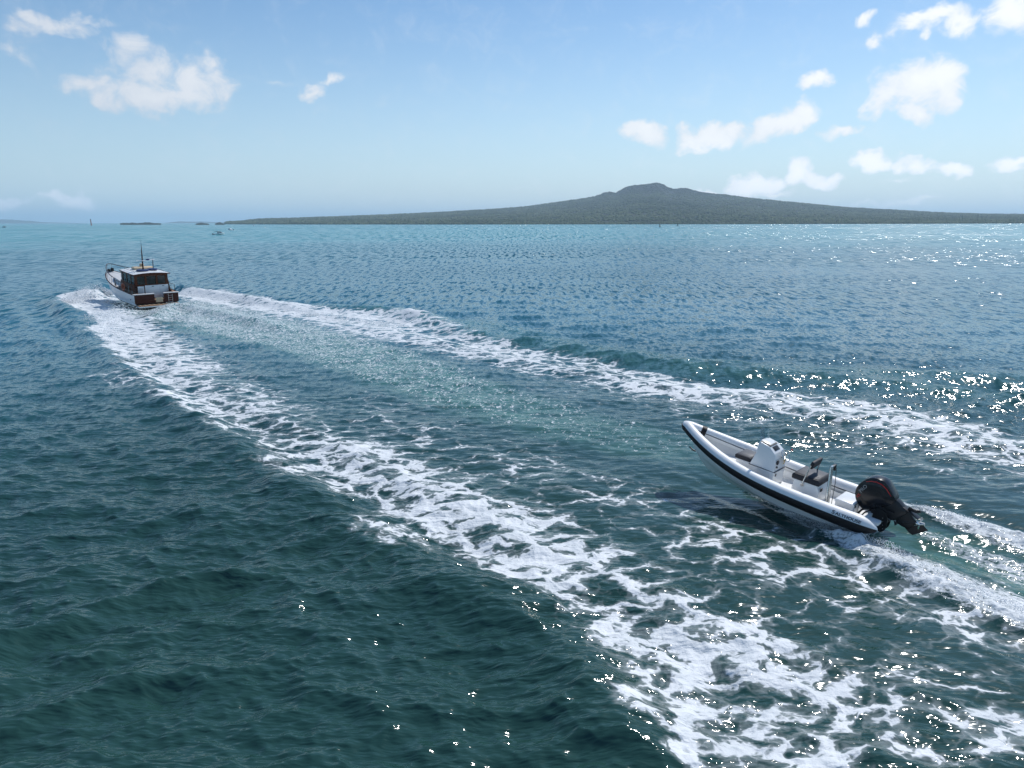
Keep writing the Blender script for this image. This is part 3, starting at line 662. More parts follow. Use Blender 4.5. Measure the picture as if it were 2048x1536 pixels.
mb = MB(); mb.loft(rings); mb.poly(rings[0]); mb.build('hull', M['gel'], rib, weld=True)
# deck moulding: inner sides, cockpit sole, raised bow deck
rings = []
for x in [0.02, .4, .9, 1.5, 2.2, 3.0, 3.6, 3.85, 3.9, 4.3, 4.7, 5.0, 5.3, 5.5, 5.65]:
    b = max(0.03, hb(x)-0.15*min(1, hb(x)*2)); fl = 0.40 if x < 3.87 else 0.62+0.05*(x-3.9)
    t_ = zt(x)+0.03; iw = max(0.02, b-0.10)
    rings.append([Vector((x, -b, t_)), Vector((x, -b+0.01, t_-0.10)), Vector((x, -iw, fl+0.04)), Vector((x, -iw+0.03*b, fl)), Vector((x, iw-0.03*b, fl)), Vector((x, iw, fl+0.04)), Vector((x, b-0.01, t_-0.10)), Vector((x, b, t_))])
mb = MB(); mb.loft(rings); mb.build('deck_liner', M['liner'], rib)
# transom with motor well
mb = MB(); mb.box((-0.03, 0.56, 0.42), (0.09, 0.56, 0.62), bevel=0.02); mb.box((-0.03, -0.56, 0.42), (0.09, 0.56, 0.62), bevel=0.02)
mb.box((-0.032, 0, 0.30), (0.086, 0.70, 0.5), bevel=0.02); mb.box((-0.22, 0.62, 0.66), (0.34, 0.26, 0.10), bevel=0.03); mb.box((-0.22, -0.62, 0.66), (0.34, 0.26, 0.10), bevel=0.03)
tr = mb.build('transom', M['gel'], rib)
# lettering on the tube
def text_mesh(s, size, spacing=1.0):
    cu = bpy.data.curves.new('txt', 'FONT'); cu.body = s; cu.size = size; cu.space_character = spacing; cu.offset = size*0.022
    ob = bpy.data.objects.new('txt', cu); COL.objects.link(ob); me = bpy.data.meshes.new_from_object(ob); bpy.data.objects.remove(ob); bpy.data.curves.remove(cu); return me
def tube_text(parent):
    bm = bmesh.new(); off = 0
    for s, size in (('S', 0.19), ('ALTHOUSE', 0.145)):
        me = text_mesh(s, size, 1.0); me.transform(Matrix.Scale(1.38, 4, (1, 0, 0)))
        w = max(v.co.x for v in me.vertices); me.transform(Matrix.Translation((off, 0, 0))); bm.from_mesh(me); off += w+0.028
    bmesh.ops.triangulate(bm, faces=bm.faces[:]); bmesh.ops.subdivide_edges(bm, edges=[e for e in bm.edges if e.calc_length() > 0.06], cuts=1)
    tot = off; k = 0.80/tot
    for v in bm.verts:
        x = 0.70-v.co.x*k; h = v.co.y*k*1.15; a = R(24)+h/0.25; r = trad(x)+0.006
        v.co = Vector((x, 1.0+math.cos(a)*r, zt(x)+math.sin(a)*r))
    return bm
mb = MB(); mb.bm = tube_text(rib); mb.build('tube_lettering', M['navy'], rib, smooth=False)
# console
def ktap(x, z): return 1.0-0.20*max(0, z-0.95)/0.75
console = MB().prism([(3.62, .40), (3.62, .98), (3.50, 1.35), (3.50, 1.68), (3.44, 1.71), (3.14, 1.64), (2.93, 1.47), (2.86, 1.30), (2.83, .95), (2.83, .40)], -0.38, 0.38, 0.025, 3, ktap).build('console', M['gel'], rib)
mb = MB(); mb.prism([(3.66, .915), (3.66, .93), (2.80, .93), (2.80, .915)], -0.386, 0.386); mb.build('panel_seam', M['seam'], console)
mb = MB(); mb.prism([(3.47, 1.715), (3.16, 1.650), (3.16, 1.675), (3.47, 1.735)], -0.16, 0.20, 0.008); mb.build('hatch_cover', M['gel'], console)
mb = MB()
def dashpt(t): return Vector((3.14-0.21*t, 0, 1.64-0.17*t))
nd = Vector((-0.17, 0, 0.21)).normalized()
for y0, y1, x0, x1 in ((0.20, 0.245, 0, 1), (-0.2, 0.245, 1, 1)): pass
mb.prism([(3.44, 1.712), (3.13, 1.644), (3.13, 1.655), (3.44, 1.722)], 0.18, 0.26); mb.prism([(3.22, 1.664), (3.12, 1.642), (3.12, 1.653), (3.22, 1.675)], -0.20, 0.26); mb.build('hatch_gasket', M['black'], console)
rot_d = nd.to_track_quat('Z', 'Y').to_matrix()
p = dashpt(0.45)
mb = MB(); mb.box(p+nd*0.006+Vector((0, 0.02, 0)), (0.15, 0.30, 0.02), rot=(0, -math.atan2(0.17, 0.21), 0), bevel=0.006); mb.build('chart_screen', M['plastic'], console)
for (pos, r) in (((2.835, 0.21, 1.20), 0.075), ((2.822, 0.24, 1.06), 0.035)):
    MB().cyl(pos, r, 0.035, 'X', 22, bevel=0.006).build('gauge', M['plastic'], console)
mb = MB(); mb.box((2.822, 0.22, 0.80), (0.02, 0.05, 0.09), bevel=0.008); mb.build('battery_switch', M['plastic'], console)
mb = MB(); mb.tube([(3.3, .372, .62), (3.22, .380, .55), (3.10, .380, .55), (3.02, .372, .62)], 0.008, 6); mb.box((3.15, .383, .74), (.42, .012, .24), bevel=0.01); mb.build('side_locker', M['liner'], console)
# windscreen: thin curved sheet
rings = []
for k in range(13):
    y = -0.34+0.68*k/12; bow_ = 0.10*(1-(y/0.34)**2); t0 = Vector((3.42+bow_, y*0.93, 1.66)); t1 = Vector((3.50+bow_*0.8, y*0.78, 2.06-0.06*(y/0.34)**2)); rings.append([t0, t1, t1+Vector((.012, 0, 0)), t0+Vector((.012, 0, 0))])
ws = MB().loft(rings, closed=True).build('windscreen', M['screen'], console)
# wheel
wc = Vector((2.74, -0.05, 1.40)); wn = Vector((-0.80, 0, 0.60)).normalized(); wr = wn.to_track_quat('Z', 'Y').to_matrix()
mb = MB(); circ = [wc+wr @ Vector((0.19*math.cos(a), 0.19*math.sin(a), 0)) for a in np.linspace(0, 2*math.pi, 29)[:-1]]
mb.tube(circ, 0.014, 8, closed=True)
for a in (90, 210, 330): mb.tube([wc-wn*0.03, wc+wr @ Vector((0.19*math.cos(R(a)), 0.19*math.sin(R(a)), 0))], 0.010, 6)
mb.tube([wc-wn*0.03, wc-wn*0.16], 0.03, 10); mb.build('steering_wheel', M['steel'], console)
mb = MB(); mb.tube([(2.84, -.30, 1.36), (2.76, -.31, 1.40), (2.70, -.31, 1.52)], [0.018, .014, .012], 8); mb.box((2.86, -.31, 1.34), (.08, .07, .14), bevel=.015); mb.build('throttle_body', M['steel'], console)
mb = MB(); mb.ball((2.69, -.31, 1.545), .032, (1, 1.3, 1)); mb.build('throttle_knob', M['red'], console)
mb = MB(); co = [(2.80+0.01*math.sin(k), -.17+.035*math.sin(k*1.3), 1.20-0.008*k+.012*math.cos(k*2)) for k in range(16)]; mb.tube(co, 0.012, 6); mb.box((2.78, -.17, 1.22), (.05, .06, .07), bevel=.01); mb.build('kill_cord', M['yellow'], console)
# forward seat on the console front
st = MB().prism([(4.12, .60), (4.12, .95), (3.625, .95), (3.625, .60)], -0.33, 0.33, 0.03, 3).build('forward_seat', M['gel'], rib)
MB().prism([(4.16, .955), (4.17, 1.05), (4.14, 1.085), (3.66, 1.085), (3.64, 1.05), (3.64, .955)], -0.34, 0.34, 0.02, 3).build('cushion', M['charcoal'], st)
MB().prism([(4.13, 1.088), (4.12, 1.096), (3.69, 1.096), (3.68, 1.088)], -0.31, 0.31, 0.003, 1).build('cushion_top', M['greyvinyl'], st)
mb = MB(); mb.prism([(4.62, .668), (4.62, .685), (4.30, .670), (4.30, .653)], -.26, .26, .004, 1); mb.build('bow_locker_lid', M['liner'], rib)
# helm seat
st = MB().prism([(2.24, .40), (2.20, .98), (1.50, .98), (1.42, .80), (1.42, .40)], -0.40, 0.40, 0.03, 3).build('helm_seat', M['gel'], rib)
MB().prism([(2.26, .985), (2.27, 1.10), (2.22, 1.16), (1.50, 1.16), (1.44, 1.10), (1.44, .985)], -0.43, 0.43, 0.025, 3).build('cushion', M['charcoal'], st)
MB().prism([(2.20, 1.163), (2.19, 1.172), (1.52, 1.172), (1.51, 1.163)], -0.37, 0.37, 0.003, 1).build('cushion_top', M['greyvinyl'], st)
MB().box((1.80, 0, 1.50), (.10, .62, .24), rot=(0, R(-14), 0), bevel=.04, seg=3).build('backrest', M['charcoal'], st)
for s in (1, -1):
    mb = MB(); mb.tube([(1.92, .425*s, .88), (1.90, .43*s, 1.0), (1.80, .37*s, 1.52)], 0.02, 8); mb.cyl((1.92, .42*s, .88), .05, .03, 'Y', 16); mb.build('backrest_arm', M['steel'], st)
MB().box((1.405, 0.26, .86), (.03, .10, .10), bevel=.01).build('latch', M['plastic'], st)
# tow post with light and crutch behind the helm seat
mb = MB()
for s in (1, -1): mb.tube([(1.16, .10*s+.30, .40), (1.20, .09*s+.26, .80), (1.28, .06*s+.14, 1.35), (1.31, .05*s+.10, 1.60)], 0.032, 10)
mb.tube([(1.31, .16, 1.58), (1.31, .04, 1.58)], .036, 10); mb.box((1.16, .30, .425), (.16, .34, .03), bevel=.008)
post = mb.build('tow_post', M['steel'], rib)
mb = MB(); mb.box((1.33, -.12, 1.56), (.07, .24, .035), bevel=.01); mb.box((1.34, -.25, 1.47), (.07, .06, .20), bevel=.01); mb.build('rod_crutch', M['plastic'], post)
MB().tube([(1.22, -.02, 1.55), (1.15, .02, 1.1), (1.12, .06, .42)], .009, 6).build('cable', M['plastic'], post)
# stern locker box
bx = MB().prism([(.94, .40), (.94, .72), (.42, .72), (.42, .40)], -0.36, 0.36, 0.02, 2).build('stern_locker', M['gel'], rib)
MB().prism([(.96, .724), (.96, .79), (.93, .82), (.43, .82), (.41, .79), (.41, .724)], -0.38, 0.38, 0.015, 2).build('lid', M['gel'], bx)
mb = MB(); mb.tube([(.404, .37, .80), (.404, -.37, .80)], .011, 6); mb.tube([(.404, .0, .80), (.404, .0, .45)], .008, 6); mb.box((.40, .30, .73), (.025, .05, .06), bevel=.008); mb.build('hinge', M['plastic'], bx)
for x0, x1 in ((.50, .60), (.66, .86)): MB().tube([(x1, .385, .50), (x1-.02, .39, .60), (x0+.02, .39, .60), (x0, .385, .50)], .022, 8).build('carry_handle', M['plastic'], bx)
for x in (.98, 1.12): MB().cyl((x, -.80, .60), .042, .05, 'Y', 18, bevel=.008).build('rod_holder', M['plastic'], rib)
mb = MB(); mb.tube([(5.98, 0, .62), (5.86, 0, .56), (5.72, 0, .54)], .022, 6)
mb.tube([(5.80, .13, .60), (5.76, 0, .53), (5.80, -.13, .60)], .02, 6); mb.build('anchor', M['leg'], rib)
for x, s in ((.3, -1),):
    mb = MB(); y = s*(hb(x)-0.02); mb.tube([(x-.09, y, zt(x)+trad(x)+.03), (x+.09, y, zt(x)+trad(x)+.03)], .012, 6); mb.tube([(x, y, zt(x)+trad(x)-.01), (x, y, zt(x)+trad(x)+.03)], .016, 6); mb.build('grab_handle', M['seam'], rib)

# ------------------------------------------------------------------ outboard motor (part of the boat), trimmed up
motor = empty('outboard_motor'); motor.parent = rib; motor.location = (0.05, 0, -0.06)
def shell(outline, halfw, name, m, parent, bevel, edge=0.75, seg=3):
    """pillow-like solid from a side outline; widest at the middle"""
    o = [Vector((x, 0, z)) for x, z in outline]; c = sum(o, Vector())/len(o); rings = []
    for s, k in ((-1, edge*0.62), (-.93, edge*0.86), (-.72, 0.97), (-.35, 1.0), (0, 1.0), (.35, 1.0), (.72, 0.97), (.93, edge*0.86), (1, edge*0.62)):
        rings.append([Vector((c.x+(p.x-c.x)*k, s*halfw, c.z+(p.z-c.z)*k)) for p in o])
    mb = MB(); mb.loft(rings, closed=True); ob = mb.build(name, m, parent); return ob
def smooth_outline(pts, it=2):
    P = [Vector((x, z)) for x, z in pts]
    for _ in range(it):
        Q = []
        for i in range(len(P)): a, b = P[i], P[(i+1) % len(P)]; Q += [a*.75+b*.25, a*.25+b*.75]
        P = Q
    return [(p.x, p.y) for p in P]
cowl_o = smooth_outline([(0.47, 1.02), (0.50, 1.30), (0.38, 1.54), (0.20, 1.74), (-0.02, 1.79), (-0.24, 1.76), (-0.42, 1.56), (-0.60, 1.34), (-0.50, 1.12), (-0.22, .96), (0.0, .80), (0.16, .73), (0.33, .82)])
cw = shell(cowl_o, 0.25, 'cowl', M['cowl'], motor, .02, .80)
# red trim line, model lettering and a vent on each cowl side
def side_strip(pts, w, y, m, name, parent):
    mb = MB(); P = [Vector((x, 0, z)) for x, z in pts]
    for s in (1, -1):
        rings = []
        for i, p in enumerate(P):
            d = (P[min(i+1, len(P)-1)]-P[max(i-1, 0)]).normalized(); nrm = Vector((-d.z, 0, d.x)); ww = w*(0.25+0.75*math.sin(math.pi*(i+.5)/len(P)))
            rings.append([p+nrm*ww+Vector((0, s*y, 0)), p-nrm*ww+Vector((0, s*(y+.004), 0)), p-nrm*ww+Vector((0, s*(y-.02), 0)), p+nrm*ww+Vector((0, s*(y-.02), 0))])
        mb.loft(rings, closed=True)
    return mb.build(name, m, parent)
side_strip([(0.24, 1.60), (0.12, 1.66), (-0.02, 1.685), (-0.15, 1.67), (-0.28, 1.60), (-0.38, 1.50), (-0.45, 1.42)], .014, .238, M['red'], 'red_trim', motor)
def motor_text(s, size, at, ang, m, name, wid=1.0):
    mb = MB(); me = text_mesh(s, size, 1.0); me.transform(Matrix.Scale(wid, 4, (1, 0, 0))); mb.bm.from_mesh(me)
    for v in mb.bm.verts:
        # port side: reading direction runs aft
        x, z = -v.co.x, v.co.y; ca2, sa2 = math.cos(R(ang)), math.sin(R(ang)); v.co = Vector((at[0]+x*ca2-z*sa2, .2535, at[1]+x*sa2+z*ca2))
    return mb.build(name, m, motor, smooth=False)
motor_text('PRO', .13, (.30, 1.24), -62, M['grey'], 'motor_lettering', 1.1); motor_text('XS', .10, (.36, 1.06), -62, M['red'], 'motor_lettering', 1.1)
side_strip([(0.10, 1.20), (-0.12, 1.12), (-0.28, 1.00), (-0.50, .98), (-0.62, .98)], .018, .214, M['leg'], 'cowl_groove', motor)
mid_o = smooth_outline([(-0.20, 1.30), (-0.52, 1.38), (-0.84, 1.14), (-0.92, 1.06), (-0.62, .66), (-0.44, .74), (-0.22, .92)], 2)
shell(mid_o, 0.15, 'midsection', M['leg'], motor, .02, .9)
gear_o = smooth_outline([(-0.78, 1.14), (-0.93, 1.08), (-1.04, .95), (-1.16, .86), (-1.10, .70), (-1.02, .60), (-.80, .60), (-0.60, .70)], 2)
shell(gear_o, 0.062, 'gearcase', M['leg'], motor, .02, .9)
ax = Vector((-1, 0, 0.22)).normalized()          # shaft line, aft and slightly up
hub = Vector((-1.02, 0, .80)); q = ax.to_track_quat('Z', 'Y').to_matrix()
mb = MB(); mb.tube([hub-ax*.34, hub-ax*.30, hub-ax*.2, hub, hub+ax*.13], [.012, .045, .068, .072, .06], 14); mb.build('torpedo', M['leg'], motor)
mb = MB(); mb.prism([(-.84, .64), (-1.12, .74), (-1.30, .84), (-1.46, .74), (-1.13, .46), (-1.02, .50)], -.012, .012, .004, 1); mb.build('skeg', M['leg'], motor)
mb = MB(); mb.box((-.98, 0, 1.08), (.46, .24, .022), rot=(0, R(-24), 0), bevel=.008); mb.prism([(-1.08, 1.10), (-1.2, 1.16), (-1.16, 1.22), (-1.04, 1.18), (-.9, 1.22), (-.86, 1.12)], -.02, .02, .004, 1); mb.build('anti_ventilation_plate', M['leg'], motor)
mb = MB(); mb.tube([hub+ax*.13, hub+ax*.33], [.055, .04], 14)
pr = mb.build('propeller_hub', M['steel'], motor)
for k in range(3):
    a = 2*math.pi*k/3+0.5; rings = []
    for i in range(7):
        r = .05+.15*i/6; wd = .07*math.sin(math.pi*(i+1.4)/8.2); tw = a+.25*i/6; rv = Vector((math.cos(tw), math.sin(tw), 0)); tv = Vector((-math.sin(tw), math.cos(tw), 0))
        fw = (tv*.72+Vector((0, 0, .7))).normalized(); c = rv*r+Vector((0, 0, .0))
        rings.append([hub+ax*.22+q @ (c-fw*wd), hub+ax*.22+q @ (c+Vector((0, 0, .008))), hub+ax*.22+q @ (c+fw*wd), hub+ax*.22+q @ (c-Vector((0, 0, .008)))])
    MB().loft(rings, closed=True).build('propeller_blade', M['steel'], motor)
br_o = smooth_outline([(0.03, .46), (0.04, .80), (-.08, .92), (-.30, .96), (-.48, .80), (-.50, .42), (-.40, .26), (-.28, .28), (-.24, .46), (-.12, .46)], 1)
for s in (1, -1):
    mb = MB(); mb.prism(br_o, s*.16, s*.12, .006, 1); mb.build('clamp_bracket', M['leg'], motor)
mb = MB(); mb.box((-.30, 0, .70), (.22, .22, .40), rot=(0, R(32), 0), bevel=.03); mb.tube([(-.12, -.2, .86), (-.12, .2, .86)], .03, 10); mb.tube([(-.30, 0, .34), (-.48, 0, .66)], .035, 10); mb.build('swivel_bracket', M['leg'], motor)
mb = MB(); mb.tube([(.30, .16, .56), (.20, .18, .74), (.02, .18, .88), (-.16, .12, .90)], .028, 8); mb.tube([(.22, .10, .50), (.12, .12, .68), (-.02, .10, .80), (-.16, .06, .86)], .02, 8); mb.build('control_cable', M['plastic'], motor)
MB().tube([(.1, .14, .66), (.0, .15, .74), (-.12, .13, .80)], .016, 8).build('steering_rod', M['steel'], motor)
for (x, z) in ((-.36, .70), (-.38, .60), (-.40, .50), (-.42, .40)):
    for s in (1, -1): MB().cyl((x, s*.162, z), .016, .012, 'Y', 8).build('bolt', M['steel'], motor)
MB().prism([(-.60, .70), (-.66, .55), (-.72, .62)], -.04, .04, .006, 1).build('trim_tab', M['leg'], motor)
# ------------------------------------------------------------------ wooden motor launch (x forward, y port, z up)
launch = empty('motor_launch'); launch.matrix_world = LAUNCH_M
tag(launch, 'white classic motor launch with mahogany transom and wooden wheelhouse, running away ahead of its wake', 'motor launch')
LL = 13.2
def lb(x):      # sheer half breadth
    q = max(0, min(1, x/LL)); return 1.93*(1+0.03*math.sin(q*2.6))*(max(0, 1-max(0, (q-0.22)/0.78)**2.1))**0.85+0.02
def ls(x): q = x/LL; return 1.16+0.25*q+0.48*q*q
def lk(x): return float(np.interp(x, [0, 8, 11, 12.3, 12.9, 13.2], [-.45, -.55, -.40, .1, .9, 1.6]))
xs = [0, 1, 2, 3.2, 4.5, 5.8, 7, 8.2, 9.4, 10.4, 11.2, 11.9, 12.4, 12.8, 13.05, 13.2]
def lsec(x):
    b, s, k = lb(x), ls(x), lk(x); q = x/LL; cz = min(s-0.1, 0.10+1.1*max(0, q-.35)**1.6*1.6); cb = b*(0.93-0.40*max(0, q-.3))
    return [(0, k), (cb*.55, k+(cz-k)*.55), (cb, cz), (cb+.02, cz+.03), ((cb+b)/2-.02*q, (cz+s)/2), (b, s)]
rings = []
for x in xs:
    pr_ = lsec(x); rings.append([Vector((x, -y, z)) for y, z in pr_[::-1]]+[Vector((x, y, z)) for y, z in pr_[1:]])
mb = MB(); mb.loft(rings); mb.build('hull', M['paint'], launch, weld=True)
# boot stripe, rubbing rail and toe rail follow the hull
def follow(zoff, fr, r, name, m, x0=0, x1=LL):
    mb = MB()
    for s in (1, -1):
        P = []
        for x in np.linspace(x0, x1, 30):
            pr_ = lsec(x); b, z = pr_[-1]; cb, cz = pr_[2]
            yy = cb+(b-cb)*fr; zz = cz+(z-cz)*fr+zoff; P.append((x, s*(yy+r*0.4), zz))
        mb.tube(P, r, 8)
    return mb.build(name, m, launch)
follow(0.02, 0.08, .05, 'chine_rail', M['paint']); follow(0, .97, .05, 'rubbing_rail', M['mahog'])
rings = []
for x in np.linspace(-.01, 12.6, 26):
    pr_ = lsec(x); rings.append((x, pr_))
mb = MB()
for s in (1, -1):
    mb.loft([[Vector((x, s*(p[2][0]*.55+.012), p[0][1]+(p[2][1]-p[0][1])*.55)), Vector((x, s*(p[2][0]+.012), p[2][1]-.02))] for x, p in rings])
mb.build('boot_stripe', M['boot'], launch)
# transom: mahogany with a central opening
B0, ZT = lb(0), ls(0)
mb = MB()
mb.prism([(-.07, .30), (-.07, ZT-.05), (0.02, ZT-.05), (0.02, .30)], .22, B0-.03, .006, 1); mb.prism([(-.07, .30), (-.07, ZT-.05), (0.02, ZT-.05), (0.02, .30)], -.62, -B0+.03, .006, 1)
mb.prism([(-.071, .30), (-.071, .52), (0.018, .52), (0.018, .30)], -.618, .218, .006, 1)
tr = mb.build('transom', M['mahog'], launch)
mb = MB(); mb.prism([(-.085, .34), (-.085, .80), (-.072, .80), (-.072, .34)], -.50, .12, .004, 1); mb.build('boarding_gate', M['cream'], tr)
mb = MB()
for y in (-.98, -1.34): mb.tube([(-.13, y, ZT-.1), (-.14, y, .18)], .02, 6)
for z in (.3, .5, .7, .9): mb.tube([(-.14, -.98, z), (-.14, -1.34, z)], .018, 6)
mb.build('ladder', M['steel'], launch)
mb = MB(); mb.prism([(-.10, ZT-.045), (-.10, ZT+.02), (.22, ZT+.02), (.22, ZT-.045)], .22, B0+.06, .012, 1); mb.prism([(-.10, ZT-.045), (-.10, ZT+.02), (.22, ZT+.02), (.22, ZT-.045)], -.62, -B0-.06, .012, 1)
mb.build('transom_cap', M['deck'], launch)
mb = MB(); mb.prism([(-.62, .10), (-.62, .17), (0.0, .20), (0.0, .13)], -1.78, 1.78, .02, 2); pf = mb.build('swim_platform', M['teak'], launch)
for y in np.linspace(-1.6, 1.6, 9): MB().box((-.33, y, .205), (.5, .09, .03), bevel=.008).build('teak_slat', M['cream'], pf)
mb = MB(); mb.prism([(-.66, .02), (-.66, .11), (-.60, .12), (0, .12), (0, .02)], -1.80, 1.80, .01, 1); mb.build('platform_edge', M['paint'], pf)
# decks
def deck_strip(x0, x1, inner, n=20):
    mb = MB()
    for s in (1, -1):
        mb.loft([[Vector((x, s*(lb(x)-.03), ls(x)-.03)), Vector((x, s*max(0, min(inner, lb(x)-.06)), ls(x)+.03))] for x in np.linspace(x0, x1, n)])
    return mb
deck_strip(.1, 4.9, 1.46).build('side_deck', M['teak'], launch)
mb = MB(); mb.loft([[Vector((x, yy*(lb(x)-.03), ls(x)-.03+.10*(1-yy*yy))) for yy in np.linspace(-1, 1, 9)] for x in np.linspace(4.7, 13.1, 24)]); mb.build('foredeck', M['deck'], launch)
mb = MB(); mb.box((.5, 0, .55), (1.0, 2.9, .06)); mb.build('cockpit_sole', M['teak'], launch)
for s in (1, -1): MB().box((.48, s*1.47, .86), (.9, .05, .62)).build('coaming', M['mahog'], launch)
mb = MB(); mb.tube([(x, 0, ls(x)+.16) for x in (6.4, 7.0)], .1, 6)
mb = MB(); mb.loft([[Vector((x, yy*w, ls(x)+.06)) for yy in (-1, -.96, -.6, 0, .6, .96, 1)][:0]+[Vector((x, -w, ls(x)+.02)), Vector((x, -w*.96, ls(x)+h)), Vector((x, 0, ls(x)+h+.07)), Vector((x, w*.96, ls(x)+h)), Vector((x, w, ls(x)+.02))] for x, w, h in ((4.8, 1.35, .36), (7.5, 1.15, .34), (8.9, .75, .26), (9.1, .6, .02))]); mb.build('trunk_cabin', M['deck'], launch)
mb = MB(); mb.box((8.0, 0, ls(8)+.44), (.6, .6, .09), bevel=.03); mb.build('deck_hatch', M['mahog'], launch)
mb = MB(); mb.cyl((11.9, 0, ls(11.9)+.30), .16, .34, 'Z', 14, bevel=.03); mb.box((12.1, .28, ls(12)+.22), (.3, .2, .26), bevel=.04); mb.box((12.6, 0, ls(12.6)+.14), (1.3, .16, .08), bevel=.02); mb.build('anchor_windlass', M['plastic'], launch)
# wheelhouse
RX0, RX1, RZ, RW = .80, 4.7, 2.86, 1.58
SILL = 1.86
wh = empty('wheelhouse'); wh.parent = launch
mb = MB()          # wooden frame: sills, posts, head beams
zb = 1.14
for s in (1, -1):
    mb.prism([(1.0, zb), (1.0, SILL), (4.75, SILL+.10), (5.0, zb+.2)], s*1.40, s*1.46, .008, 1)
    mb.box((2.8, s*1.40, RZ-.08), (3.8, .10, .16), rot=(0, R(-.5), 0))
    for x in (1.03, 1.95, 3.05, 4.1): mb.box((x, s*1.415, 2.33), (.13 if x > 1.1 else .16, .09, 1.0), taper=(1, 1))
for y, w in ((1.33, .2), (.50, .16), (-.46, .16), (-1.33, .2)): mb.box((.98, y, 2.3), (.09, w, 1.05), bevel=.01)
mb.box((.97, 0, RZ-.10), (.10, 2.8, .20)); mb.box((.955, 0, SILL-.02), (.09, 2.84, .10))
for y in (1.3, .45, -.45, -1.3): mb.box((4.55, y, 2.36), (.10, .12, 1.05), rot=(0, R(-16), 0))
mb.box((4.75, 0, SILL+.06), (.1, 2.8, .16)); mb.build('timber_frame', M['wood'], wh)
for y, w in ((.905, .66), (.02, .82), (-.89, .72)): MB().box((.985, y, 2.31), (.02, w, .82)).build('rear_window', M['glass'], wh)
for s in (1, -1):
    for x0, x1 in ((1.11, 1.885), (2.015, 2.985), (3.115, 4.035), (4.165, 4.60)): MB().box(((x0+x1)/2, s*1.415, 2.30), (x1-x0, .02, .80)).build('side_window', M['glass'], wh)
for y in (.88, 0, -.88): MB().box((4.57, y, 2.33), (.02, .74, .80), rot=(0, R(-16), 0)).build('front_window', M['glass'], wh)
mb = MB(); mb.box((2.9, 0, 1.2), (3.2, 2.6, .06)); mb.box((3.9, -.6, 1.75), (.5, 1.0, .9), bevel=.05); mb.build('interior', M['cream'], wh)
# aft bulkhead: white locker doors and port door
mb = MB(); mb.box((.94, -.36, 1.22), (.08, 2.12, 1.18), bevel=.01); bk = mb.build('bulkhead', M['paint'], wh)
for y, w in ((-.10, 1.0), (-.98, .72)): 
    d_ = MB().box((.892, y, 1.30), (.02, w, .96), bevel=.006).build('locker_door', M['paint'], wh)
for y in (-.05, -.96): MB().box((.872, y, 1.70), (.02, .20, .05)).build('door_handle', M['boot'], wh)
MB().box((.93, .98, 1.25), (.07, .56, 1.0), bevel=.01).build('companionway_door', M['paint'], wh)
mb = MB(); mb.box((.886, .98, 1.32), (.02, .34, .56)); mb.build('door_panel', M['deck'], wh)
mb = MB(); mb.box((.92, .68, 1.25), (.09, .07, 1.2)); mb.box((.93, 1.34, 1.3), (.06, .18, .7)); mb.build('door_post', M['mahog'], wh)
for s in (1, -1):   # curved wing at the after end of the wheelhouse side
    mb = MB(); mb.prism([(1.0, zb), (1.0, 2.2), (.92, 1.9), (.80, 1.6), (.55, 1.32), (.20, ZT+.02), (.20, zb)], s*1.47, s*1.53, .006, 1); mb.build('wing', M['mahog'], wh)
# roof
mb = MB(); rr_ = []
for x in np.linspace(RX0-.12, RX1+.12, 9):
    wq = RW+.02-.14*max(0, (x-2)/3); zz = RZ+.02*(x-RX0)/4
    rr_.append([Vector((x, yy*wq, zz+.12*(1-yy*yy))) for yy in np.linspace(-1, 1, 11)]+[Vector((x, yy*wq, zz-.05+.10*(1-yy*yy))) for yy in np.linspace(1, -1, 11)])
roof = mb.loft(rr_, closed=True).build('roof', M['paint'], wh)
mb = MB(); e = []
for s in (1, -1): mb.tube([(x, s*(RW+.03-.14*max(0, (x-2)/3)), RZ-.03+.02*(x-RX0)/4) for x in np.linspace(RX0-.12, RX1+.12, 8)], .04, 6)
mb.tube([(RX0-.13, yy*RW, RZ-.035+.10*(1-yy*yy)) for yy in np.linspace(-1, 1, 9)], .045, 6); mb.build('roof_edge', M['mahog'], wh)
for s in (1, -1):
    mb = MB(); mb.tube([(1.3, s*1.25, RZ+.10), (1.35, s*1.25, RZ+.17), (4.2, s*1.18, RZ+.2), (4.25, s*1.18, RZ+.12)], .016, 6); mb.build('grab_rail', M['mahog'], wh)
# gear on the roof
for c_, r_ in (((2.15, .28, RZ+.19), .55), ((2.5, -.70, RZ+.20), .46)): MB().cyl(c_, r_, .14, 'Z', 28, bevel=.05).build('roof_cover', M['blue'], wh)
mb = MB(); mb.tube([(2.3, .18, RZ+.1), (2.28, .18, RZ+1.0), (2.2, .19, RZ+1.7), (2.12, .20, RZ+2.55)], [.075, .06, .05, .02], 8); mast = mb.build('mast', M['mahog'], launch)
MB().tube([(2.10, .20, RZ+2.2), (2.05, .22, RZ+3.0)], .012, 5).build('aerial', M['plastic'], mast)
mb = MB(); mb.box((2.28, .28, RZ+1.06), (.22, .86, .06), bevel=.02); mb.box((2.28, -.62, RZ+1.13), (.2, .60, .06), bevel=.02); mb.build('crosstree', M['paint'], mast)
MB().tube([(2.7, -.85, RZ+.1), (2.6, -.85, RZ+1.15)], .04, 8).build('stay_post', M['seam'], mast)
mb = MB(); mb.cyl((2.28, -.30, RZ+1.16), .16, .12, 'Z', 16, bevel=.03); mb.build('navigation_light', M['blue'], mast)
mb = MB(); mb.prism([(3.2, RZ+.13), (3.25, RZ+.30), (3.5, RZ+.36), (4.1, RZ+.34), (4.2, RZ+.15)], -1.08, .62, .04, 2); mb.build('canvas_dinghy_cover', M['cream'], wh)
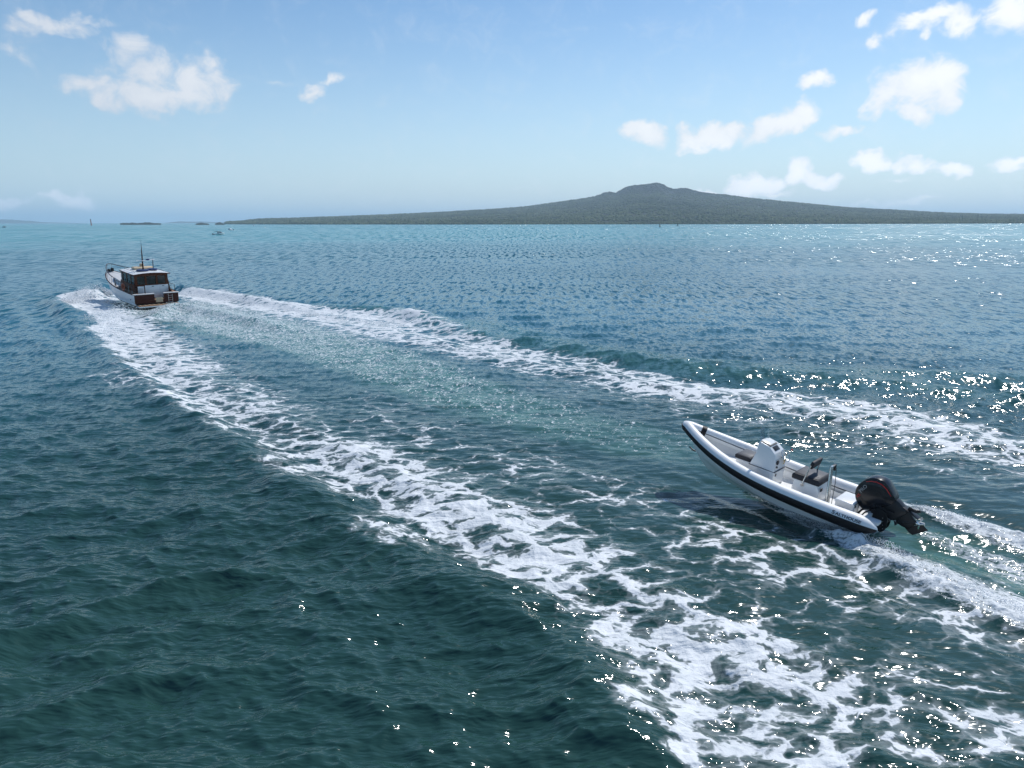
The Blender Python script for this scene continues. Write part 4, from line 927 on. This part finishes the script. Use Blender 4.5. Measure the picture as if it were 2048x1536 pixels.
mb = MB(); mb.cyl((3.9, -.25, RZ+.48), .20, .26, 'Z', 18, bevel=.06); mb.build('horn_cover', M['cream'], wh)
# rails
def rail(x0, x1, h, n, name, m, close=False, steps=14):
    mb = MB(); top = []
    for s in (1, -1):
        P = [(x, s*max(.0, lb(x)-.10), ls(x)+h) for x in np.linspace(x0, x1, steps)]
        if close: top.append(P)
        else: mb.tube([(P[0][0]-.05, P[0][1], P[0][2]-h)]+P+[(P[-1][0]+.05, P[-1][1], P[-1][2]-h)], .022, 6)
    if close:
        mb.tube([(top[0][0][0]-.2, top[0][0][1], top[0][0][2]-h)]+top[0]+[(x1+.25, 0, ls(x1)+h)]+top[1][::-1]+[(top[1][0][0]-.2, top[1][0][1], top[1][0][2]-h)], .034, 6)
    r_ = mb.build(name, m, launch)
    for s in (1, -1):
        for x in np.linspace(x0, x1, n): MB().tube([(x, s*(lb(x)-.08), ls(x)-.02), (x, s*(lb(x)-.10), ls(x)+h)], .02, 5).build('stanchion', M['steel'], r_)
    return r_
rail(5.4, 12.7, .72, 7, 'bow_rail', M['mahog'], True)
rail(.55, 4.9, .62, 6, 'side_rail', M['mahog'])
mb = MB(); c_ = [Vector((2.6+.30*math.cos(a), lb(2.6)-.03, ls(2.6)+.34+.30*math.sin(a))) for a in np.linspace(0, 2*math.pi, 25)[:-1]]; mb.tube(c_, .065, 8, closed=True)
mb.build('life_ring', M['orange'], launch)
for s in (1, -1): MB().cyl((.9, s*(lb(.9)+.01), .62), .05, .03, 'Y', 12).build('exhaust_port', M['boot'], launch)
# ------------------------------------------------------------------ small craft and marks far off
def spot(px, py, z=0.0): x, y = ground(px, py); return (x, y, z)
def small_boat(name, loc, heading, L, cabin, label, hullm=None, canopy=True, s=1.0):
    r = empty(name, loc); r.rotation_euler = (0, R(-2), R(heading)); tag(r, label, 'motorboat')
    b = L*.19; rings = []
    for q, w, zk, zs in ((0, .92, -.2, .75), (.3, 1, -.25, .78), (.6, .92, -.15, .86), (.85, .5, .15, .98), (1, .03, .8, 1.08)):
        x = (q-.5)*L; rings.append([Vector((x, -b*w, zs)), Vector((x, -b*w*.88, .15+.3*q)), Vector((x, 0, zk)), Vector((x, b*w*.88, .15+.3*q)), Vector((x, b*w, zs))])
    mb = MB(); mb.loft(rings); mb.poly(rings[0]); mb.loft([[rg[0]+Vector((0, 0, -.03)), rg[-1]+Vector((0, 0, -.03))] for rg in rings]); mb.build('hull', hullm or M['paint'], r)
    if cabin:
        mb = MB(); mb.prism([(-.05*L, .7), (-.02*L, 1.75), (.12*L, 1.75), (.24*L, 1.0), (.3*L, .85)], -b*.72, b*.72, .05, 2); mb.build('cabin', M['paint'], r)
        mb = MB(); mb.prism([(-.03*L, 1.2), (-.02*L, 1.6), (.125*L, 1.6), (.20*L, 1.22)], -b*.74, b*.74, .01, 1); mb.build('window', M['glass'], r)
    if canopy:
        mb = MB(); mb.prism([(-.26*L, 2.0), (-.27*L, 2.08), (-.1*L, 2.2), (.1*L, 2.08), (.1*L, 2.0)], -b*.8, b*.8, .03, 2)
        for x in (-.25*L, .08*L):
            for s_ in (1, -1): mb.tube([(x, s_*b*.76, .7), (x, s_*b*.76, 2.02)], .03, 5)
        mb.build('canopy', M['black'], r)
    mb = MB(); mb.box((-.53*L, 0, .85), (.45, .4, .7), bevel=.1); mb.box((-.54*L, 0, .3), (.2, .14, .8), bevel=.03); mb.build('outboard_motor', M['plastic'], r)
    return r
small_boat('motorboat', spot(438, 469.5), 62, 8.5, True, 'small white motorboat with a black canopy, lying still beyond the launch')
small_boat('motorboat', spot(461, 460.3), 150, 8, True, 'tiny plain white boat just beyond the one with the black canopy', canopy=False)
small_boat('motorboat', spot(508, 451.6), 100, 10, True, 'tiny white boat close under the left tip of the volcanic island', canopy=False)
small_boat('motorboat', spot(9, 454.9), 95, 9, True, 'dark topped speedboat drawing a white wake at the left edge of the sea', hullm=M['boot'], canopy=True)
small_boat('motorboat', spot(100, 447.3), 100, 11, True, 'pale launch on the horizon left of the thin beacon', canopy=False)
def beacon(loc, h, r0, label):
    r = empty('beacon_tower', loc); tag(r, label, 'beacon')
    mb = MB(); mb.tube([(0, 0, -1), (0, 0, h*.12), (0, 0, h*.86)], [r0*1.5, r0, r0*.7], 12); mb.build('tower', M['orange'], r)
    mb = MB(); mb.cyl((0, 0, h*.88), r0*1.3, h*.03, 'Z', 12); mb.tube([(0, 0, h*.9), (0, 0, h)], r0*.6, 8); mb.build('lantern', M['seam'], r)
beacon((lambda d: (d*math.sin(azel(182, 446)[0]), d*math.cos(azel(182, 446)[0]), 0))(2400), 18, 1.6, 'thin rust coloured beacon standing in the sea on the left horizon')
def buoy(loc, h, label):
    r = empty('channel_buoy', loc); tag(r, label, 'buoy', 'channel buoys off the island')
    mb = MB(); mb.cyl((0, 0, .2), h*.28, h*.22, 'Z', 14, bevel=.1); mb.build('float', M['boot'], r)
    mb = MB()
    for a in range(4): mb.tube([(h*.2*math.cos(a*1.57), h*.2*math.sin(a*1.57), h*.1), (h*.06*math.cos(a*1.57), h*.06*math.sin(a*1.57), h*.8)], h*.03, 5)
    mb.cyl((0, 0, h*.55), h*.13, h*.4, 'Z', 8, r2=h*.1); mb.cyl((0, 0, h*.9), h*.1, h*.2, 'Z', 8, r2=.02); mb.build('daymark', M['boot'], r)
buoy(spot(1319.5, 454.2), 4.6, 'taller dark buoy below the summit of the island, left of the other')
buoy(spot(1355, 451.9), 5.5, 'smaller dark buoy close to the shore right of the taller one')

# ------------------------------------------------------------------ spray thrown up by the two boats
def spray(name, label, paths, n, size):
    """paths: (px, py, height, spread) along the water; drops fill an arch above them"""
    tot = []; rs = np.random.default_rng(len(name)+n)
    for path, cnt, sz in paths:
        C = np.array([ground(p[0], p[1]) for p in path]); Hh = np.array([p[2] for p in path]); Wd = np.array([p[3] for p in path])
        t = rs.random(cnt)*(len(C)-1); i = np.minimum(t.astype(int), len(C)-2); f = (t-i)[:, None]
        P = C[i]*(1-f)+C[i+1]*f; h = np.interp(t, np.arange(len(C)), Hh); w = np.interp(t, np.arange(len(C)), Wd)
        c = rs.normal(0, .5, cnt); cl = 0.55+0.9*fbm(P[:, 0]*1.7, P[:, 1]*1.7, 3, 8)
        z = h*cl*np.exp(-c*c*1.5)*rs.random(cnt)**1.6+0.03
        d = (C[-1]-C[0]); d = d/np.hypot(*d); nrm = np.array([-d[1], d[0]])
        tot.append(np.column_stack([P+nrm*(c*w)[:, None]+rs.normal(0, .06, (cnt, 2)), z, sz*rs.uniform(.4, 1.3, cnt)*(rs.random(cnt)**.7+.35)]))
    T = np.concatenate(tot); o = np.array([(1,0,0),(-1,0,0),(0,1,0),(0,-1,0),(0,0,1),(0,0,-1)], float); fc = np.array([(0,2,4),(2,1,4),(1,3,4),(3,0,4),(2,0,5),(1,2,5),(3,1,5),(0,3,5)])
    a = rs.uniform(0, 6.28, len(T)); ca_, sa_ = np.cos(a), np.sin(a); st = rs.uniform(.6, 1.5, (len(T), 3))
    P = o[None]*st[:, None, :]*T[:, None, 3:4]
    V = np.stack([P[..., 0]*ca_[:, None]-P[..., 1]*sa_[:, None]+T[:, None, 0], P[..., 0]*sa_[:, None]+P[..., 1]*ca_[:, None]+T[:, None, 1], P[..., 2]+T[:, None, 2]], -1).reshape(-1, 3)
    F = (fc[None]+6*np.arange(len(T))[:, None, None]).reshape(-1, 3)
    ob = np_mesh(name, V, F, SPRAY, smooth=True, quad=False); tag(ob, label, 'spray', kind='stuff')
SPRAY = bpy.data.materials.new('spray_white'); SPRAY.use_nodes = True; t_ = NT(SPRAY.node_tree); t_.N.clear()
t_.n('ShaderNodeOutputMaterial', {'Surface': t_.n('ShaderNodeMixShader', {0: 0.55, 1: t_.n('ShaderNodeBsdfDiffuse', {'Color': (0.9, 0.92, 0.94, 1)}).outputs[0], 2: t_.n('ShaderNodeBsdfTranslucent', {'Color': (0.9, 0.92, 0.94, 1)}).outputs[0]}).outputs[0]})
spray('spray', 'white bow spray and broken wash beside the classic motor launch', [
    ([(225, 590, .5, .5), (200, 588, 1.15, 1.0), (165, 596, 1.0, 1.6), (135, 606, .6, 1.5), (118, 608, .2, .8)], 7000, .03),
    ([(240, 620, .5, 1.6), (200, 640, .5, 1.8), (230, 690, .3, 1.5)], 2500, .026),
    ([(362, 590, .7, .5), (400, 594, .7, .6), (470, 603, .55, .6), (560, 618, .45, .6), (640, 632, .3, .6), (800, 655, .25, .6)], 4500, .026),
    ([(300, 630, .3, .5), (335, 618, .5, .5), (400, 622, .3, .6), (520, 650, .15, .7)], 2500, .024)], 1, 1)
spray('spray', 'fine white spray peeling from the hull of the small inflatable boat and its outboard track', [
    ([(1490, 975, .10, .06), (1580, 1018, .24, .10), (1660, 1058, .32, .14), (1740, 1098, .36, .2), (1850, 1150, .2, .25), (2040, 1230, .14, .3), (2200, 1300, .1, .3)], 16000, .010),
    ([(1830, 1025, .2, .12), (1900, 1040, .22, .2), (2048, 1090, .16, .25), (2200, 1140, .1, .25)], 8000, .010)], 2, 1)
